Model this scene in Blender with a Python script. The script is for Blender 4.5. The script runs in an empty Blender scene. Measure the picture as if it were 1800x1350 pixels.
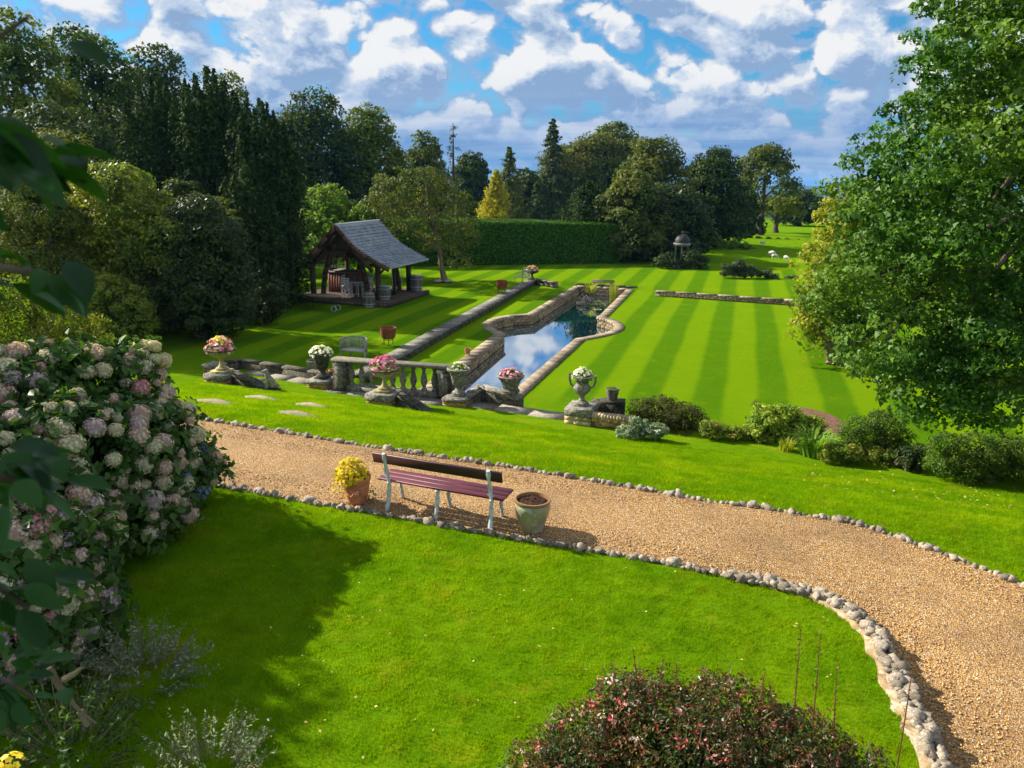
import bpy, math, random
import numpy as np
from mathutils import Vector, Matrix
random.seed(7); rng = np.random.default_rng(11)
S = bpy.context.scene
COL = S.collection
R = math.radians

# ---------------------------------------------------------------- camera
F_, CX, CY = 1340.0, 900.0, 675.0
PITCH, ROLL, CAMZ = R(15.1), R(0.8), 4.5
_f = np.array([0, math.cos(PITCH), -math.sin(PITCH)])
_r0 = np.array([1., 0, 0]); _u0 = np.array([0, math.sin(PITCH), math.cos(PITCH)])
_r = _r0*math.cos(ROLL)+_u0*math.sin(ROLL); _u = _u0*math.cos(ROLL)-_r0*math.sin(ROLL)
cam_d = bpy.data.cameras.new('camera'); cam = bpy.data.objects.new('camera', cam_d); COL.objects.link(cam)
cam.matrix_world = Matrix(((_r[0], _u[0], -_f[0], 0), (_r[1], _u[1], -_f[1], 0), (_r[2], _u[2], -_f[2], CAMZ), (0, 0, 0, 1)))
cam_d.sensor_width = 36; cam_d.lens = 36*F_/1800
cam_d.clip_start = 0.05; cam_d.clip_end = 12000
cam_d.dof.use_dof = True; cam_d.dof.focus_distance = 14; cam_d.dof.aperture_fstop = 3.8
S.camera = cam
# ---------------------------------------------------------------- light
SUN_EL = R(33); SUN_AZ = math.atan2(-.90, .43)      # azimuth from +Y towards +X
sd = Vector((math.sin(SUN_AZ)*math.cos(SUN_EL), math.cos(SUN_AZ)*math.cos(SUN_EL), math.sin(SUN_EL)))
sl = bpy.data.lights.new('sun', 'SUN'); sl.energy = 5.0; sl.angle = R(0.6); sl.color = (1, .93, .80)
sun = bpy.data.objects.new('sun', sl); COL.objects.link(sun)
sun.rotation_euler = (-sd).to_track_quat('-Z', 'Y').to_euler(); sun.location = (-30, 10, 30)
S.view_settings.view_transform = 'Standard'; S.view_settings.look = 'None'
S.view_settings.exposure = 1.05; S.view_settings.gamma = 1
S.view_settings.use_curve_mapping = False
S.cycles.max_bounces = 6; S.cycles.transparent_max_bounces = 6; S.cycles.volume_bounces = 0
S.cycles.diffuse_bounces = 3; S.cycles.glossy_bounces = 3; S.cycles.transmission_bounces = 3

def unit(a): return a/np.maximum(np.linalg.norm(a, axis=-1, keepdims=True), 1e-6)
class NT:
    """small helper round a node tree"""
    def __init__(s, nt): s.nt = nt; s.n = nt.nodes; s.l = nt.links
    def put(s, sock, v):
        if isinstance(v, bpy.types.NodeSocket): s.l.new(v, sock)
        elif v is not None:
            if isinstance(v, (tuple, list)) and len(v) == 3 and sock.type == 'RGBA': v = (*v, 1)
            sock.default_value = v
    def math(s, op, a, b=None, c=None, clamp=False):
        n = s.n.new('ShaderNodeMath'); n.operation = op; n.use_clamp = clamp
        s.put(n.inputs[0], a); s.put(n.inputs[1], b); s.put(n.inputs[2], c); return n.outputs[0]
    def vmath(s, op, a, b=None, sc=None):
        n = s.n.new('ShaderNodeVectorMath'); n.operation = op
        s.put(n.inputs[0], a); s.put(n.inputs[1], b)
        if sc is not None: s.put(n.inputs['Scale'], sc)
        return n.outputs['Value'] if op in ('DOT_PRODUCT', 'LENGTH') else n.outputs[0]
    def sep(s, v): n = s.n.new('ShaderNodeSeparateXYZ'); s.put(n.inputs[0], v); return n.outputs
    def comb(s, x, y, z): n = s.n.new('ShaderNodeCombineXYZ'); s.put(n.inputs[0], x); s.put(n.inputs[1], y); s.put(n.inputs[2], z); return n.outputs[0]
    def noise(s, vec, scale, detail=3, rough=.55, dist=0):
        n = s.n.new('ShaderNodeTexNoise'); s.put(n.inputs['Vector'], vec); s.put(n.inputs['Scale'], scale)
        s.put(n.inputs['Detail'], detail); s.put(n.inputs['Roughness'], rough); s.put(n.inputs['Distortion'], dist); return n.outputs['Fac']
    def voro(s, vec, scale, feat='F1'):
        n = s.n.new('ShaderNodeTexVoronoi'); n.feature = feat; s.put(n.inputs['Vector'], vec); s.put(n.inputs['Scale'], scale); return n.outputs
    def smooth(s, v, a, b, lo=0., hi=1.):
        n = s.n.new('ShaderNodeMapRange'); n.interpolation_type = 'SMOOTHSTEP'
        s.put(n.inputs[0], v); s.put(n.inputs[1], a); s.put(n.inputs[2], b); s.put(n.inputs[3], lo); s.put(n.inputs[4], hi); return n.outputs[0]
    def mix(s, f, a, b, mode='MIX'):
        n = s.n.new('ShaderNodeMix'); n.data_type = 'RGBA'; n.blend_type = mode
        s.put(n.inputs[0], f); s.put(n.inputs[6], a); s.put(n.inputs[7], b); return n.outputs[2]
    def bump(s, h, strength=.4, dist=.02):
        n = s.n.new('ShaderNodeBump'); s.put(n.inputs['Height'], h); n.inputs['Strength'].default_value = strength; n.inputs['Distance'].default_value = dist; return n.outputs[0]
    def pos(s): return s.n.new('ShaderNodeNewGeometry').outputs['Position']
    def obj(s): return s.n.new('ShaderNodeTexCoord').outputs['Object']
    def objrand(s): return s.n.new('ShaderNodeObjectInfo').outputs['Random']

# ---------------------------------------------------------------- sky
W = bpy.data.worlds.new('World'); S.world = W; W.use_nodes = True
w = NT(W.node_tree); w.n.clear()
out = w.n.new('ShaderNodeOutputWorld'); bg = w.n.new('ShaderNodeBackground'); w.l.new(bg.outputs[0], out.inputs[0])
sky = w.n.new('ShaderNodeTexSky'); sky.sky_type = 'NISHITA'; sky.sun_disc = False
sky.sun_elevation = SUN_EL; sky.sun_rotation = SUN_AZ % (2*math.pi); sky.air_density = 1.0; sky.dust_density = .4; sky.ozone_density = 2.0
bg.inputs[1].default_value = 0.052
d = w.n.new('ShaderNodeTexCoord').outputs['Generated']
dx, dy, dz = w.sep(d)
zc = w.math('MAXIMUM', dz, 0.0)
wp = w.noise(w.comb(w.math('MULTIPLY', dx, 7.), w.math('MULTIPLY', dy, 7.), w.math('MULTIPLY', zc, 11.)), 1.0, 2)
def cloud_density(ox, oz, full=True):
    x_ = w.math('ADD', w.math('ADD', dx, w.math('MULTIPLY', wp, .05)), ox); z_ = w.math('ADD', w.math('ADD', zc, w.math('MULTIPLY', wp, -.02)), oz)
    base = w.noise(w.comb(w.math('MULTIPLY_ADD', x_, 3.2, 4.35), w.math('MULTIPLY', dy, 3.2), w.math('MULTIPLY_ADD', z_, 7.5, 2.45)), 1.0, 2, .5)
    nn = w.n.new('ShaderNodeTexNoise'); nn.noise_type = 'RIDGED_MULTIFRACTAL'; nn.normalize = True
    w.put(nn.inputs['Vector'], w.comb(w.math('MULTIPLY', x_, 9.), w.math('MULTIPLY', dy, 9.), w.math('MULTIPLY', z_, 13.)))
    nn.inputs['Scale'].default_value = 1.; nn.inputs['Detail'].default_value = 5.; nn.inputs['Roughness'].default_value = .62; nn.inputs['Offset'].default_value = 1.; nn.inputs['Gain'].default_value = 1.1
    puff = w.math('SUBTRACT', 1., nn.outputs['Fac'])
    fine = w.noise(w.comb(w.math('MULTIPLY', x_, 26.), w.math('MULTIPLY', dy, 26.), w.math('MULTIPLY', z_, 36.)), 1.0, 6, .68)
    r_ = w.math('ADD', w.math('MULTIPLY', base, .60), w.math('MULTIPLY', puff, .30))
    return w.math('ADD', r_, w.math('MULTIPLY', fine, .34)), fine
n1, f1 = cloud_density(0., 0.); n1s, f2 = cloud_density(-.014, .016)     # density a step towards the sun
alpha = w.smooth(n1, .265, .39)
slope = w.math('SUBTRACT', n1, n1s)
thick = w.smooth(n1, .35, .60)
low = w.smooth(dz, .19, .03)
B = w.math('ADD', w.math('MULTIPLY', slope, 3.6), w.math('MULTIPLY_ADD', w.math('SUBTRACT', f1, .5), 1.0, .70))
B = w.math('SUBTRACT', B, w.math('ADD', w.math('MULTIPLY', thick, .34), w.math('MULTIPLY', low, .38)), clamp=True)
mid_c = w.mix(w.smooth(B, .0, .5), (2.5, 3.8, 5.9), (5.1, 6.1, 7.6))
ccol = w.mix(w.smooth(B, .42, .95), mid_c, (8.3, 8.4, 8.5))
skyc = w.mix(1.0, sky.outputs[0], (.32, .88, 1.22), 'MULTIPLY')
veil = w.smooth(n1, .17, .28)
body = w.mix(alpha, w.mix(w.math('MULTIPLY', veil, .7), skyc, (2.9, 4.2, 6.4)), ccol)
streak = w.smooth(w.noise(w.comb(w.math('MULTIPLY', dx, 3.2), w.math('MULTIPLY', dy, 3.2), w.math('MULTIPLY', zc, 34.)), 1.3, 4, .6), .40, .66)
lowc = w.mix(streak, (1.4, 3.0, 5.8), (3.4, 4.7, 6.9))
body = w.mix(w.math('MULTIPLY', w.smooth(dz, .13, .03), .8), body, lowc)
w.l.new(body, bg.inputs[0])
W.cycles.sampling_method = 'MANUAL'; W.cycles.sample_map_resolution = 512

# ---------------------------------------------------------------- geometry helpers
def ray(px, py): return _r*(px-CX)/F_ - _u*(py-CY)/F_ + _f
CAMP = np.array([0, 0, CAMZ])
def atZ(px, py, z=0.): d = ray(px, py); return CAMP + d*((z-CAMZ)/d[2])
def atY(px, py, y): d = ray(px, py); return CAMP + d*(y/d[1])
def pxm(y): return y/ F_ * 1.02        # metres per photo pixel at distance y

def link(o, parent=None):
    COL.objects.link(o)
    if parent is not None: o.parent = parent
    return o
def tag(o, label=None, cat=None, group=None, kind=None):
    if label: o['label'] = label
    if cat: o['category'] = cat
    if group: o['group'] = group
    if kind: o['kind'] = kind
    return o
def thing(name, label, cat, loc=(0, 0, 0), rz=0, group=None):
    o = bpy.data.objects.new(name, None); o.empty_display_size = .2
    o.location = loc; o.rotation_euler = (0, 0, rz); link(o); return tag(o, label, cat, group)
def copy_tree(o, parent=None):
    c = o.copy(); link(c, parent)
    for ch in o.children: copy_tree(ch, c)
    return c

def npmesh(name, V, faces_flat, sizes, mat, rnd=None, smooth=False):
    me = bpy.data.meshes.new(name)
    V = np.asarray(V, dtype=np.float32); ff = np.asarray(faces_flat, dtype=np.int32); sz = np.asarray(sizes, dtype=np.int32)
    me.vertices.add(len(V)); me.vertices.foreach_set('co', V.ravel())
    me.loops.add(len(ff)); me.loops.foreach_set('vertex_index', ff)
    me.polygons.add(len(sz)); st = np.concatenate([[0], np.cumsum(sz)[:-1]]).astype(np.int32)
    me.polygons.foreach_set('loop_start', st)
    if smooth: me.polygons.foreach_set('use_smooth', np.ones(len(sz), dtype=bool))
    me.update(calc_edges=True)
    if rnd is not None:
        a = me.attributes.new('rnd', 'FLOAT', 'FACE'); a.data.foreach_set('value', np.asarray(rnd, dtype=np.float32))
    if mat: me.materials.append(mat)
    return me

class MB:
    def __init__(s): s.v = []; s.f = []
    def add(s, vs, fs):
        b = len(s.v); s.v += [tuple(map(float, x)) for x in vs]; s.f += [tuple(i+b for i in f) for f in fs]; return s
    def box(s, c, sz, rz=0, rx=0, ry=0, bev=0):
        hx, hy, hz_ = sz[0]/2, sz[1]/2, sz[2]/2
        M = Matrix.Rotation(rz, 3, 'Z') @ Matrix.Rotation(ry, 3, 'Y') @ Matrix.Rotation(rx, 3, 'X'); c = Vector(c)
        if bev:
            vs = []
            for z_, b in ((-hz_, bev), (-hz_+bev, 0), (hz_-bev, 0), (hz_, bev)):
                for (a, e) in ((-1, -1), (1, -1), (1, 1), (-1, 1)): vs.append(c+M@Vector((a*(hx-b), e*(hy-b), z_)))
            fs = [(3, 2, 1, 0), (12, 13, 14, 15)]
            for k in range(3):
                for i in range(4): j = (i+1) % 4; fs.append((k*4+i, k*4+j, k*4+4+j, k*4+4+i))
            return s.add(vs, fs)
        vs = [c+M@Vector((x*hx, y*hy, z_*hz_)) for z_ in (-1, 1) for (x, y) in ((-1, -1), (1, -1), (1, 1), (-1, 1))]
        return s.add(vs, [(3, 2, 1, 0), (4, 5, 6, 7), (0, 1, 5, 4), (1, 2, 6, 5), (2, 3, 7, 6), (3, 0, 4, 7)])
    def beam(s, a, b, w_, h, up=(0, 0, 1)):
        a = Vector(a); b = Vector(b); t = (b-a).normalized(); sd_ = t.cross(Vector(up)).normalized(); u_ = sd_.cross(t)
        vs = [p+sd_*x*w_/2+u_*y*h/2 for p in (a, b) for (x, y) in ((-1, -1), (1, -1), (1, 1), (-1, 1))]
        return s.add(vs, [(0, 1, 2, 3), (7, 6, 5, 4), (0, 4, 5, 1), (1, 5, 6, 2), (2, 6, 7, 3), (3, 7, 4, 0)])
    def tube(s, pts, rad, seg=8, cap=True):
        pts = [Vector(p) for p in pts]; n = len(pts)
        if not hasattr(rad, '__len__'): rad = [rad]*n
        b = len(s.v); prev = None
        for i, p in enumerate(pts):
            t = (pts[min(i+1, n-1)]-pts[max(i-1, 0)]).normalized()
            if prev is None: a = t.orthogonal().normalized()
            else:
                a = prev - t*prev.dot(t)
                a = a.normalized() if a.length > 1e-6 else t.orthogonal().normalized()
            prev = a; c = t.cross(a)
            for k in range(seg):
                th = 2*math.pi*k/seg; s.v.append(tuple(p+(a*math.cos(th)+c*math.sin(th))*rad[i]))
        for i in range(n-1):
            for k in range(seg):
                k2 = (k+1) % seg; s.f.append((b+i*seg+k, b+i*seg+k2, b+(i+1)*seg+k2, b+(i+1)*seg+k))
        if cap: s.f.append(tuple(b+k for k in range(seg))[::-1]); s.f.append(tuple(b+(n-1)*seg+k for k in range(seg)))
        return s
    def lathe(s, prof, seg=20, c=(0, 0, 0), rib=0, nrib=0):
        b = len(s.v); n = len(prof)
        for (r_, z_) in prof:
            for k in range(seg):
                th = 2*math.pi*k/seg; rr = r_*(1+rib*math.cos(nrib*th)) if rib else r_
                s.v.append((c[0]+rr*math.cos(th), c[1]+rr*math.sin(th), c[2]+z_))
        for i in range(n-1):
            for k in range(seg):
                k2 = (k+1) % seg; s.f.append((b+i*seg+k, b+i*seg+k2, b+(i+1)*seg+k2, b+(i+1)*seg+k))
        s.f.append(tuple(b+k for k in range(seg))[::-1]); s.f.append(tuple(b+(n-1)*seg+k for k in range(seg)))
        return s
    def prism(s, poly, z0, z1):
        n = len(poly); b = [(p[0], p[1], z0 if not hasattr(z0, '__len__') else z0[i]) for i, p in enumerate(poly)]
        t = [(p[0], p[1], z1 if not hasattr(z1, '__len__') else z1[i]) for i, p in enumerate(poly)]
        a = sum(poly[i][0]*poly[(i+1) % n][1]-poly[(i+1) % n][0]*poly[i][1] for i in range(n))
        if a < 0: b = b[::-1]; t = t[::-1]
        return s.add(b+t, [tuple(range(n))[::-1], tuple(range(n, 2*n))]+[(i, (i+1) % n, n+(i+1) % n, n+i) for i in range(n)])
    def build(s, name, mat, parent=None, smooth=False, loc=None, org=None, mesh_only=False):
        V = np.array(s.v, dtype=np.float32)
        if org is not None: V = V-np.array(org, dtype=np.float32)
        me = npmesh(name, V, [i for f in s.f for i in f], [len(f) for f in s.f], mat, None, smooth)
        if smooth and hasattr(me, 'set_sharp_from_angle'): me.set_sharp_from_angle(angle=R(40))
        if mesh_only: return me
        o = bpy.data.objects.new(name, me); link(o, parent)
        if loc is not None: o.location = loc
        return o
def place(name, me, parent=None, loc=(0, 0, 0), rz=0, sc=None):
    o = bpy.data.objects.new(name, me); link(o, parent); o.location = loc; o.rotation_euler = (0, 0, rz) if not hasattr(rz, '__len__') else rz
    if sc is not None: o.scale = sc if hasattr(sc, '__len__') else (sc, sc, sc)
    return o

# ---------------------------------------------------------------- materials
def principled(name, rough=.7, spec=.3):
    m = bpy.data.materials.new(name); m.use_nodes = True; t = NT(m.node_tree)
    b = t.n['Principled BSDF']; b.inputs['Roughness'].default_value = rough; b.inputs['Specular IOR Level'].default_value = spec
    return m, t, b
def solid(name, c1, c2=None, scale=6, rough=.7, bump=.3, bdist=.01, spec=.3, metal=0, spots=None, spot_amt=.5, spot_scale=9, vary=.25, stretch=None):
    m, t, b = principled(name, rough, spec); b.inputs['Metallic'].default_value = metal
    p = t.obj()
    if stretch: p = t.vmath('MULTIPLY', p, stretch)
    c2 = c2 or tuple(x*.6 for x in c1)
    n = t.noise(p, scale, 6, .62)
    col = t.mix(t.smooth(n, .3, .7), c1, c2)
    if spots:
        col = t.mix(t.math('MULTIPLY', t.smooth(t.noise(p, spot_scale, 5, .7), .5, .62), spot_amt), col, spots)
    if vary:
        col = t.mix(1., col, t.mix(t.objrand(), (1-vary,)*3, (1+vary,)*3), 'MULTIPLY')
    t.l.new(col, b.inputs['Base Color'])
    if bump: t.l.new(t.bump(t.noise(p, scale*5, 5, .7), bump*.5, bdist*.35), b.inputs['Normal'])
    return m
def leafmat(name, cols, trans=.35, rough=.5, spec=.35, big=.0, bigcol=None, bigscale=.35):
    m = bpy.data.materials.new(name); m.use_nodes = True; t = NT(m.node_tree); t.n.clear()
    o = t.n.new('ShaderNodeOutputMaterial')
    at = t.n.new('ShaderNodeAttribute'); at.attribute_name = 'rnd'
    rp = t.n.new('ShaderNodeValToRGB'); t.l.new(at.outputs['Fac'], rp.inputs[0])
    e = rp.color_ramp.elements
    for i, (ps, c) in enumerate(cols):
        q = e[i] if i < 2 else e.new(ps); q.position = ps; q.color = (*c, 1)
    col = rp.outputs[0]
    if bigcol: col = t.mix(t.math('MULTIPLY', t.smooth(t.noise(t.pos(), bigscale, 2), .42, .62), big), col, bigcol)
    b = t.n.new('ShaderNodeBsdfPrincipled'); t.l.new(col, b.inputs['Base Color']); b.inputs['Roughness'].default_value = min(.75, rough+.1); b.inputs['Specular IOR Level'].default_value = spec*.45
    tr = t.n.new('ShaderNodeBsdfTranslucent'); t.l.new(t.mix(1., col, (1.5, 1.5, .6), 'MULTIPLY'), tr.inputs[0])
    mx = t.n.new('ShaderNodeMixShader'); mx.inputs[0].default_value = trans
    t.l.new(b.outputs[0], mx.inputs[1]); t.l.new(tr.outputs[0], mx.inputs[2]); t.l.new(mx.outputs[0], o.inputs[0])
    return m

def stripe_nodes(t, p):
    x, y, z = t.sep(p)
    c = t.vmath('DOT_PRODUCT', p, (math.cos(R(16.5)), -math.sin(R(16.5)), 0))
    c = t.math('ADD', c, t.math('MULTIPLY', t.noise(p, .15, 1), .25))
    s1 = t.smooth(t.math('SINE', t.math('MULTIPLY', c, 2*math.pi/1.9)), -.45, .45)
    v = t.vmath('DOT_PRODUCT', p, (.383, .924, 0))
    msk = t.math('MULTIPLY', t.smooth(v, 18.5, 22.), t.smooth(y, 58., 55.)); msk = t.math('MULTIPLY', msk, t.smooth(x, -22., -10., .25, 1.))
    return t.math('MULTIPLY', s1, msk), v, msk
GRASS_D = (.048, .135, .003); GRASS_L = (.158, .262, .003); GRASS_M = (.098, .205, .003)
mGrass, t, b = principled('lawn_grass_cover', 1.0, 0.0)
p = t.obj()
st, v, msk = stripe_nodes(t, p)
n1 = t.noise(p, .55, 4); n2 = t.noise(p, 3.5, 4); n3 = t.noise(p, 55, 3, .7)
base = t.mix(t.smooth(n2, .35, .68), GRASS_M, (.118, .238, .003))
base = t.mix(t.math('MULTIPLY', t.smooth(n1, .45, .7), .6), base, (.165, .262, .004))
base = t.mix(t.math('MULTIPLY', t.math('SUBTRACT', 1., st), t.math('MULTIPLY', msk, .62)), base, GRASS_D)
base = t.mix(t.math('MULTIPLY', st, .55), base, GRASS_L)
yel = t.smooth(t.noise(p, 1.3, 6, .7), .54, .70)
base = t.mix(t.math('MULTIPLY', t.math('MULTIPLY', yel, t.smooth(v, 24., 17., .25, 1.)), .5), base, (.32, .30, .012))
base = t.mix(1., base, t.mix(n3, (.55, .55, .5), (1.4, 1.4, 1.4)), 'MULTIPLY')
t.l.new(base, b.inputs['Base Color'])
t.l.new(t.bump(t.math('ADD', n3, t.noise(p, 140, 2)), .7, .03), b.inputs['Normal'])
mBlade = bpy.data.materials.new('grass_blade'); mBlade.use_nodes = True; t = NT(mBlade.node_tree); t.n.clear()
o_ = t.n.new('ShaderNodeOutputMaterial'); p = t.pos()
rr = t.objrand()
cb = t.mix(t.smooth(t.noise(p, .9, 5, .65), .35, .68), (.132, .282, .003), (.250, .372, .004))
cb = t.mix(t.math('MULTIPLY', t.smooth(t.noise(p, 1.6, 6, .7), .54, .70), .65), cb, (.36, .33, .025))
cb = t.mix(1., cb, t.mix(rr, (.7, .72, .7), (1.3, 1.28, 1.2)), 'MULTIPLY')
df = t.n.new('ShaderNodeBsdfDiffuse'); tr = t.n.new('ShaderNodeBsdfTranslucent'); mx = t.n.new('ShaderNodeMixShader'); mx.inputs[0].default_value = .45
t.l.new(cb, df.inputs[0]); t.l.new(t.mix(1., cb, (1.5, 1.4, .5), 'MULTIPLY'), tr.inputs[0]); t.l.new(df.outputs[0], mx.inputs[1]); t.l.new(tr.outputs[0], mx.inputs[2]); t.l.new(mx.outputs[0], o_.inputs[0])

mGravel, t, b = principled('golden_gravel', .8, .25)
p = t.obj()
vo = t.voro(p, 62); cs = t.sep(vo['Color'])
col = t.mix(cs[0], (.66, .39, .14), (.35, .195, .065)); col = t.mix(t.smooth(cs[1], .72, .95), col, (.70, .55, .36)); col = t.mix(t.smooth(cs[2], .86, .98), col, (.10, .07, .05))
col = t.mix(t.math('MULTIPLY', t.smooth(t.noise(p, .8, 4), .42, .66), .45), col, (.26, .16, .075))
col = t.mix(1., col, t.mix(t.smooth(vo['Distance'], .1, .75), (1.1, 1.1, 1.1), (.45, .42, .4)), 'MULTIPLY')
t.l.new(col, b.inputs['Base Color']); t.l.new(t.bump(t.math('SUBTRACT', 1., vo['Distance']), .9, .012), b.inputs['Normal'])
mPebble, t, b = principled('pebble', .7, .3)
rr = t.objrand(); col = t.mix(t.smooth(rr, 0, .8), (.70, .42, .155), (.35, .19, .065)); col = t.mix(t.smooth(rr, .80, .9), col, (.72, .60, .42)); col = t.mix(t.smooth(rr, .90, .95), col, (.09, .065, .05)); t.l.new(col, b.inputs['Base Color'])

mStone = solid('weathered_stone', (.30, .26, .20), (.13, .115, .09), 7, .9, .6, .02, .15, spots=(.42, .40, .34), spot_amt=.7, spot_scale=14)
mStoneDark = solid('mossy_shaded_dark_stone', (.10, .088, .062), (.035, .033, .025), 7, .95, .7, .02, .12, spots=(.25, .24, .20), spot_amt=.5, spot_scale=12)  # mossy stone, darkened further to paint shade on the flag strip's side
mStoneGrey = solid('lichened_grey_stone', (.21, .19, .155), (.085, .078, .062), 9, .92, .6, .015, .15, spots=(.45, .44, .40), spot_amt=.6, spot_scale=16)
mCope = solid('coping_stone', (.34, .26, .17), (.14, .11, .075), 3.2, .9, .5, .012, .15, spots=(.45, .40, .31), spot_amt=.6, spot_scale=5, vary=.4)
mWallStone = solid('pool_wall_stone', (.42, .31, .17), (.20, .15, .085), 5, .9, .6, .015, .12, spots=(.10, .09, .06), spot_amt=.7, spot_scale=6, vary=.35)
mFlint = solid('pale_flint', (.33, .27, .20), (.07, .055, .042), 2.2, .85, .8, .02, .25, spots=(.50, .44, .35), spot_amt=.75, spot_scale=2.4, vary=.45)
mCream = solid('creamy_cast_stone', (.50, .42, .20), (.33, .27, .13), 8, .85, .4, .01, .2, spots=(.16, .14, .11), spot_amt=.5, spot_scale=7)
mBrick = solid('buff_brick', (.50, .30, .13), (.33, .18, .075), 10, .9, .5, .01, .15, vary=.3)
mPaleBrick = solid('pale_brick', (.58, .44, .28), (.40, .28, .17), 10, .9, .5, .01, .15, vary=.3)
mMortar = solid('mortar_core', (.22, .18, .12), (.12, .10, .07), 10, .95, .3, .01, .1, vary=0)
mOak = solid('weathered_oak', (.135, .095, .066), (.06, .042, .031), 5, .85, .5, .01, .15, stretch=(1, 1, .25), vary=.3)
mOakRed = solid('brown_bargeboard', (.22, .10, .065), (.11, .05, .035), 5, .8, .4, .01, .2, vary=.2)
mSlate = solid('blue_grey_slate', (.24, .26, .30), (.11, .12, .15), 3, .42, .3, .006, .6, vary=.25)
mLead = solid('pale_lead_edge', (.50, .50, .50), (.33, .33, .33), 6, .5, .2, .005, .5)
mMaroon = solid('maroon_paint', (.125, .018, .030), (.085, .012, .022), 5, .45, .15, .004, .45, vary=.08)
mMaroonD = solid('dark_maroon_paint', (.060, .017, .015), (.035, .011, .011), 5, .45, .15, .004, .45, vary=.05)
mIron = solid('pale_blue_white_paint', (.60, .66, .66), (.40, .46, .47), 16, .45, .5, .006, .4, vary=.06)
mTerra = solid('terracotta', (.52, .20, .085), (.36, .125, .05), 7, .8, .25, .006, .25, spots=(.55, .38, .26), spot_amt=.35, vary=.12)
mGlaze = solid('mottled_celadon_glaze', (.36, .31, .17), (.21, .185, .095), 5, .28, .15, .004, .5, spots=(.52, .50, .40), spot_amt=.7, spot_scale=5, vary=0)
mGlazeRim = solid('brown_glazed_rim', (.30, .16, .06), (.20, .11, .05), 6, .3, .1, .003, .5, vary=0)
mSoil = solid('dark_soil', (.065, .035, .024), (.025, .014, .010), 18, 1, 1, .02, .05, vary=0)
mBareSoil = solid('bare_earth', (.20, .115, .075), (.11, .062, .042), 8, 1, .8, .02, .05, vary=0)
mRust = solid('rusted_iron', (.30, .095, .035), (.16, .05, .022), 8, .8, .4, .006, .3, vary=.1)
mIronDk = solid('dark_iron', (.035, .032, .03), (.02, .018, .017), 8, .6, .2, .004, .4)
mWhiteW = solid('white_painted_wood', (.62, .62, .60), (.48, .48, .46), 6, .55, .15, .004, .35, vary=.05)
mGreyW = solid('weathered_pale_teak', (.42, .40, .36), (.28, .265, .235), 6, .75, .3, .005, .2, stretch=(1, 1, .4))
mBarrel = solid('grey_barrel_oak', (.20, .185, .165), (.10, .09, .08), 5, .8, .4, .006, .2, stretch=(1, 1, .3))
mHoop = solid('galvanised_hoop', (.42, .42, .41), (.28, .28, .28), 8, .5, .2, .004, .5)
mTrunk = solid('tree_bark', (.13, .10, .072), (.05, .038, .028), 4, .95, .9, .04, .08, stretch=(1, 1, .3))
mTwig = solid('pale_twig_bark', (.24, .18, .12), (.13, .095, .065), 6, .9, .5, .01, .1)
mGlassTop = solid('pale_table_glass', (.40, .46, .44), (.34, .40, .38), 3, .12, 0, .002, .7, vary=0)
mRed = solid('red_plastic', (.45, .03, .03), (.38, .02, .02), 5, .5, 0, vary=0)
mWool = solid('sheep_fleece', (.66, .61, .52), (.50, .45, .38), 12, 1, .6, .02, .05)

# ---------------------------------------------------------------- terrain
near_e = [atZ(*q, 0)[:2] for q in [(370, 850), (450, 866), (560, 886), (700, 909), (850, 937), (1000, 962), (1150, 987), (1300, 1017), (1400, 1038), (1470, 1062), (1530, 1105), (1566, 1160), (1598, 1225), (1636, 1300), (1675, 1390)]]
near_e = np.array([[-9.0, 12.55], [-6.5, 11.55]] + [list(a) for a in near_e] + [[3.4, 4.0]])
far_e = [atZ(*q, 0)[:2] for q in [(300, 730), (400, 746), (500, 762), (620, 782), (760, 803), (900, 824), (1000, 840), (1100, 857), (1230, 880), (1350, 897), (1500, 922), (1620, 962), (1720, 1000), (1800, 1032)]]
far_e = np.array([[-9.5, 15.4]] + [list(a) for a in far_e] + [[7.0, 6.4], [7.6, 4.0]])
def resample(pl, n):
    pl = np.asarray(pl, float); s = np.concatenate([[0], np.cumsum(np.linalg.norm(np.diff(pl, axis=0), axis=1))])
    # smooth by Catmull sampling
    from math import floor
    q = np.linspace(0, s[-1], n); res = []
    for a in q:
        i = min(max(np.searchsorted(s, a)-1, 0), len(pl)-2); tt = (a-s[i])/(s[i+1]-s[i])
        p0 = pl[max(i-1, 0)]; p1 = pl[i]; p2 = pl[i+1]; p3 = pl[min(i+2, len(pl)-1)]
        res.append(.5*((2*p1)+(-p0+p2)*tt+(2*p0-5*p1+4*p2-p3)*tt**2+(-p0+3*p1-3*p2+p3)*tt**3))
    return np.array(res)
near_s = resample(near_e, 160); far_s = resample(far_e, 160)
path_poly = np.vstack([near_s, far_s[::-1]])
def inpoly(x, y, poly):
    x = np.asarray(x, float); y = np.asarray(y, float); c = np.zeros(x.shape, bool); n = len(poly)
    for i in range(n):
        x1, y1 = poly[i]; x2, y2 = poly[(i+1) % n]
        if y1 == y2: continue
        k = ((y1 > y) != (y2 > y)) & (x < (x2-x1)*(y-y1)/(y2-y1)+x1); c ^= k
    return c
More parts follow.
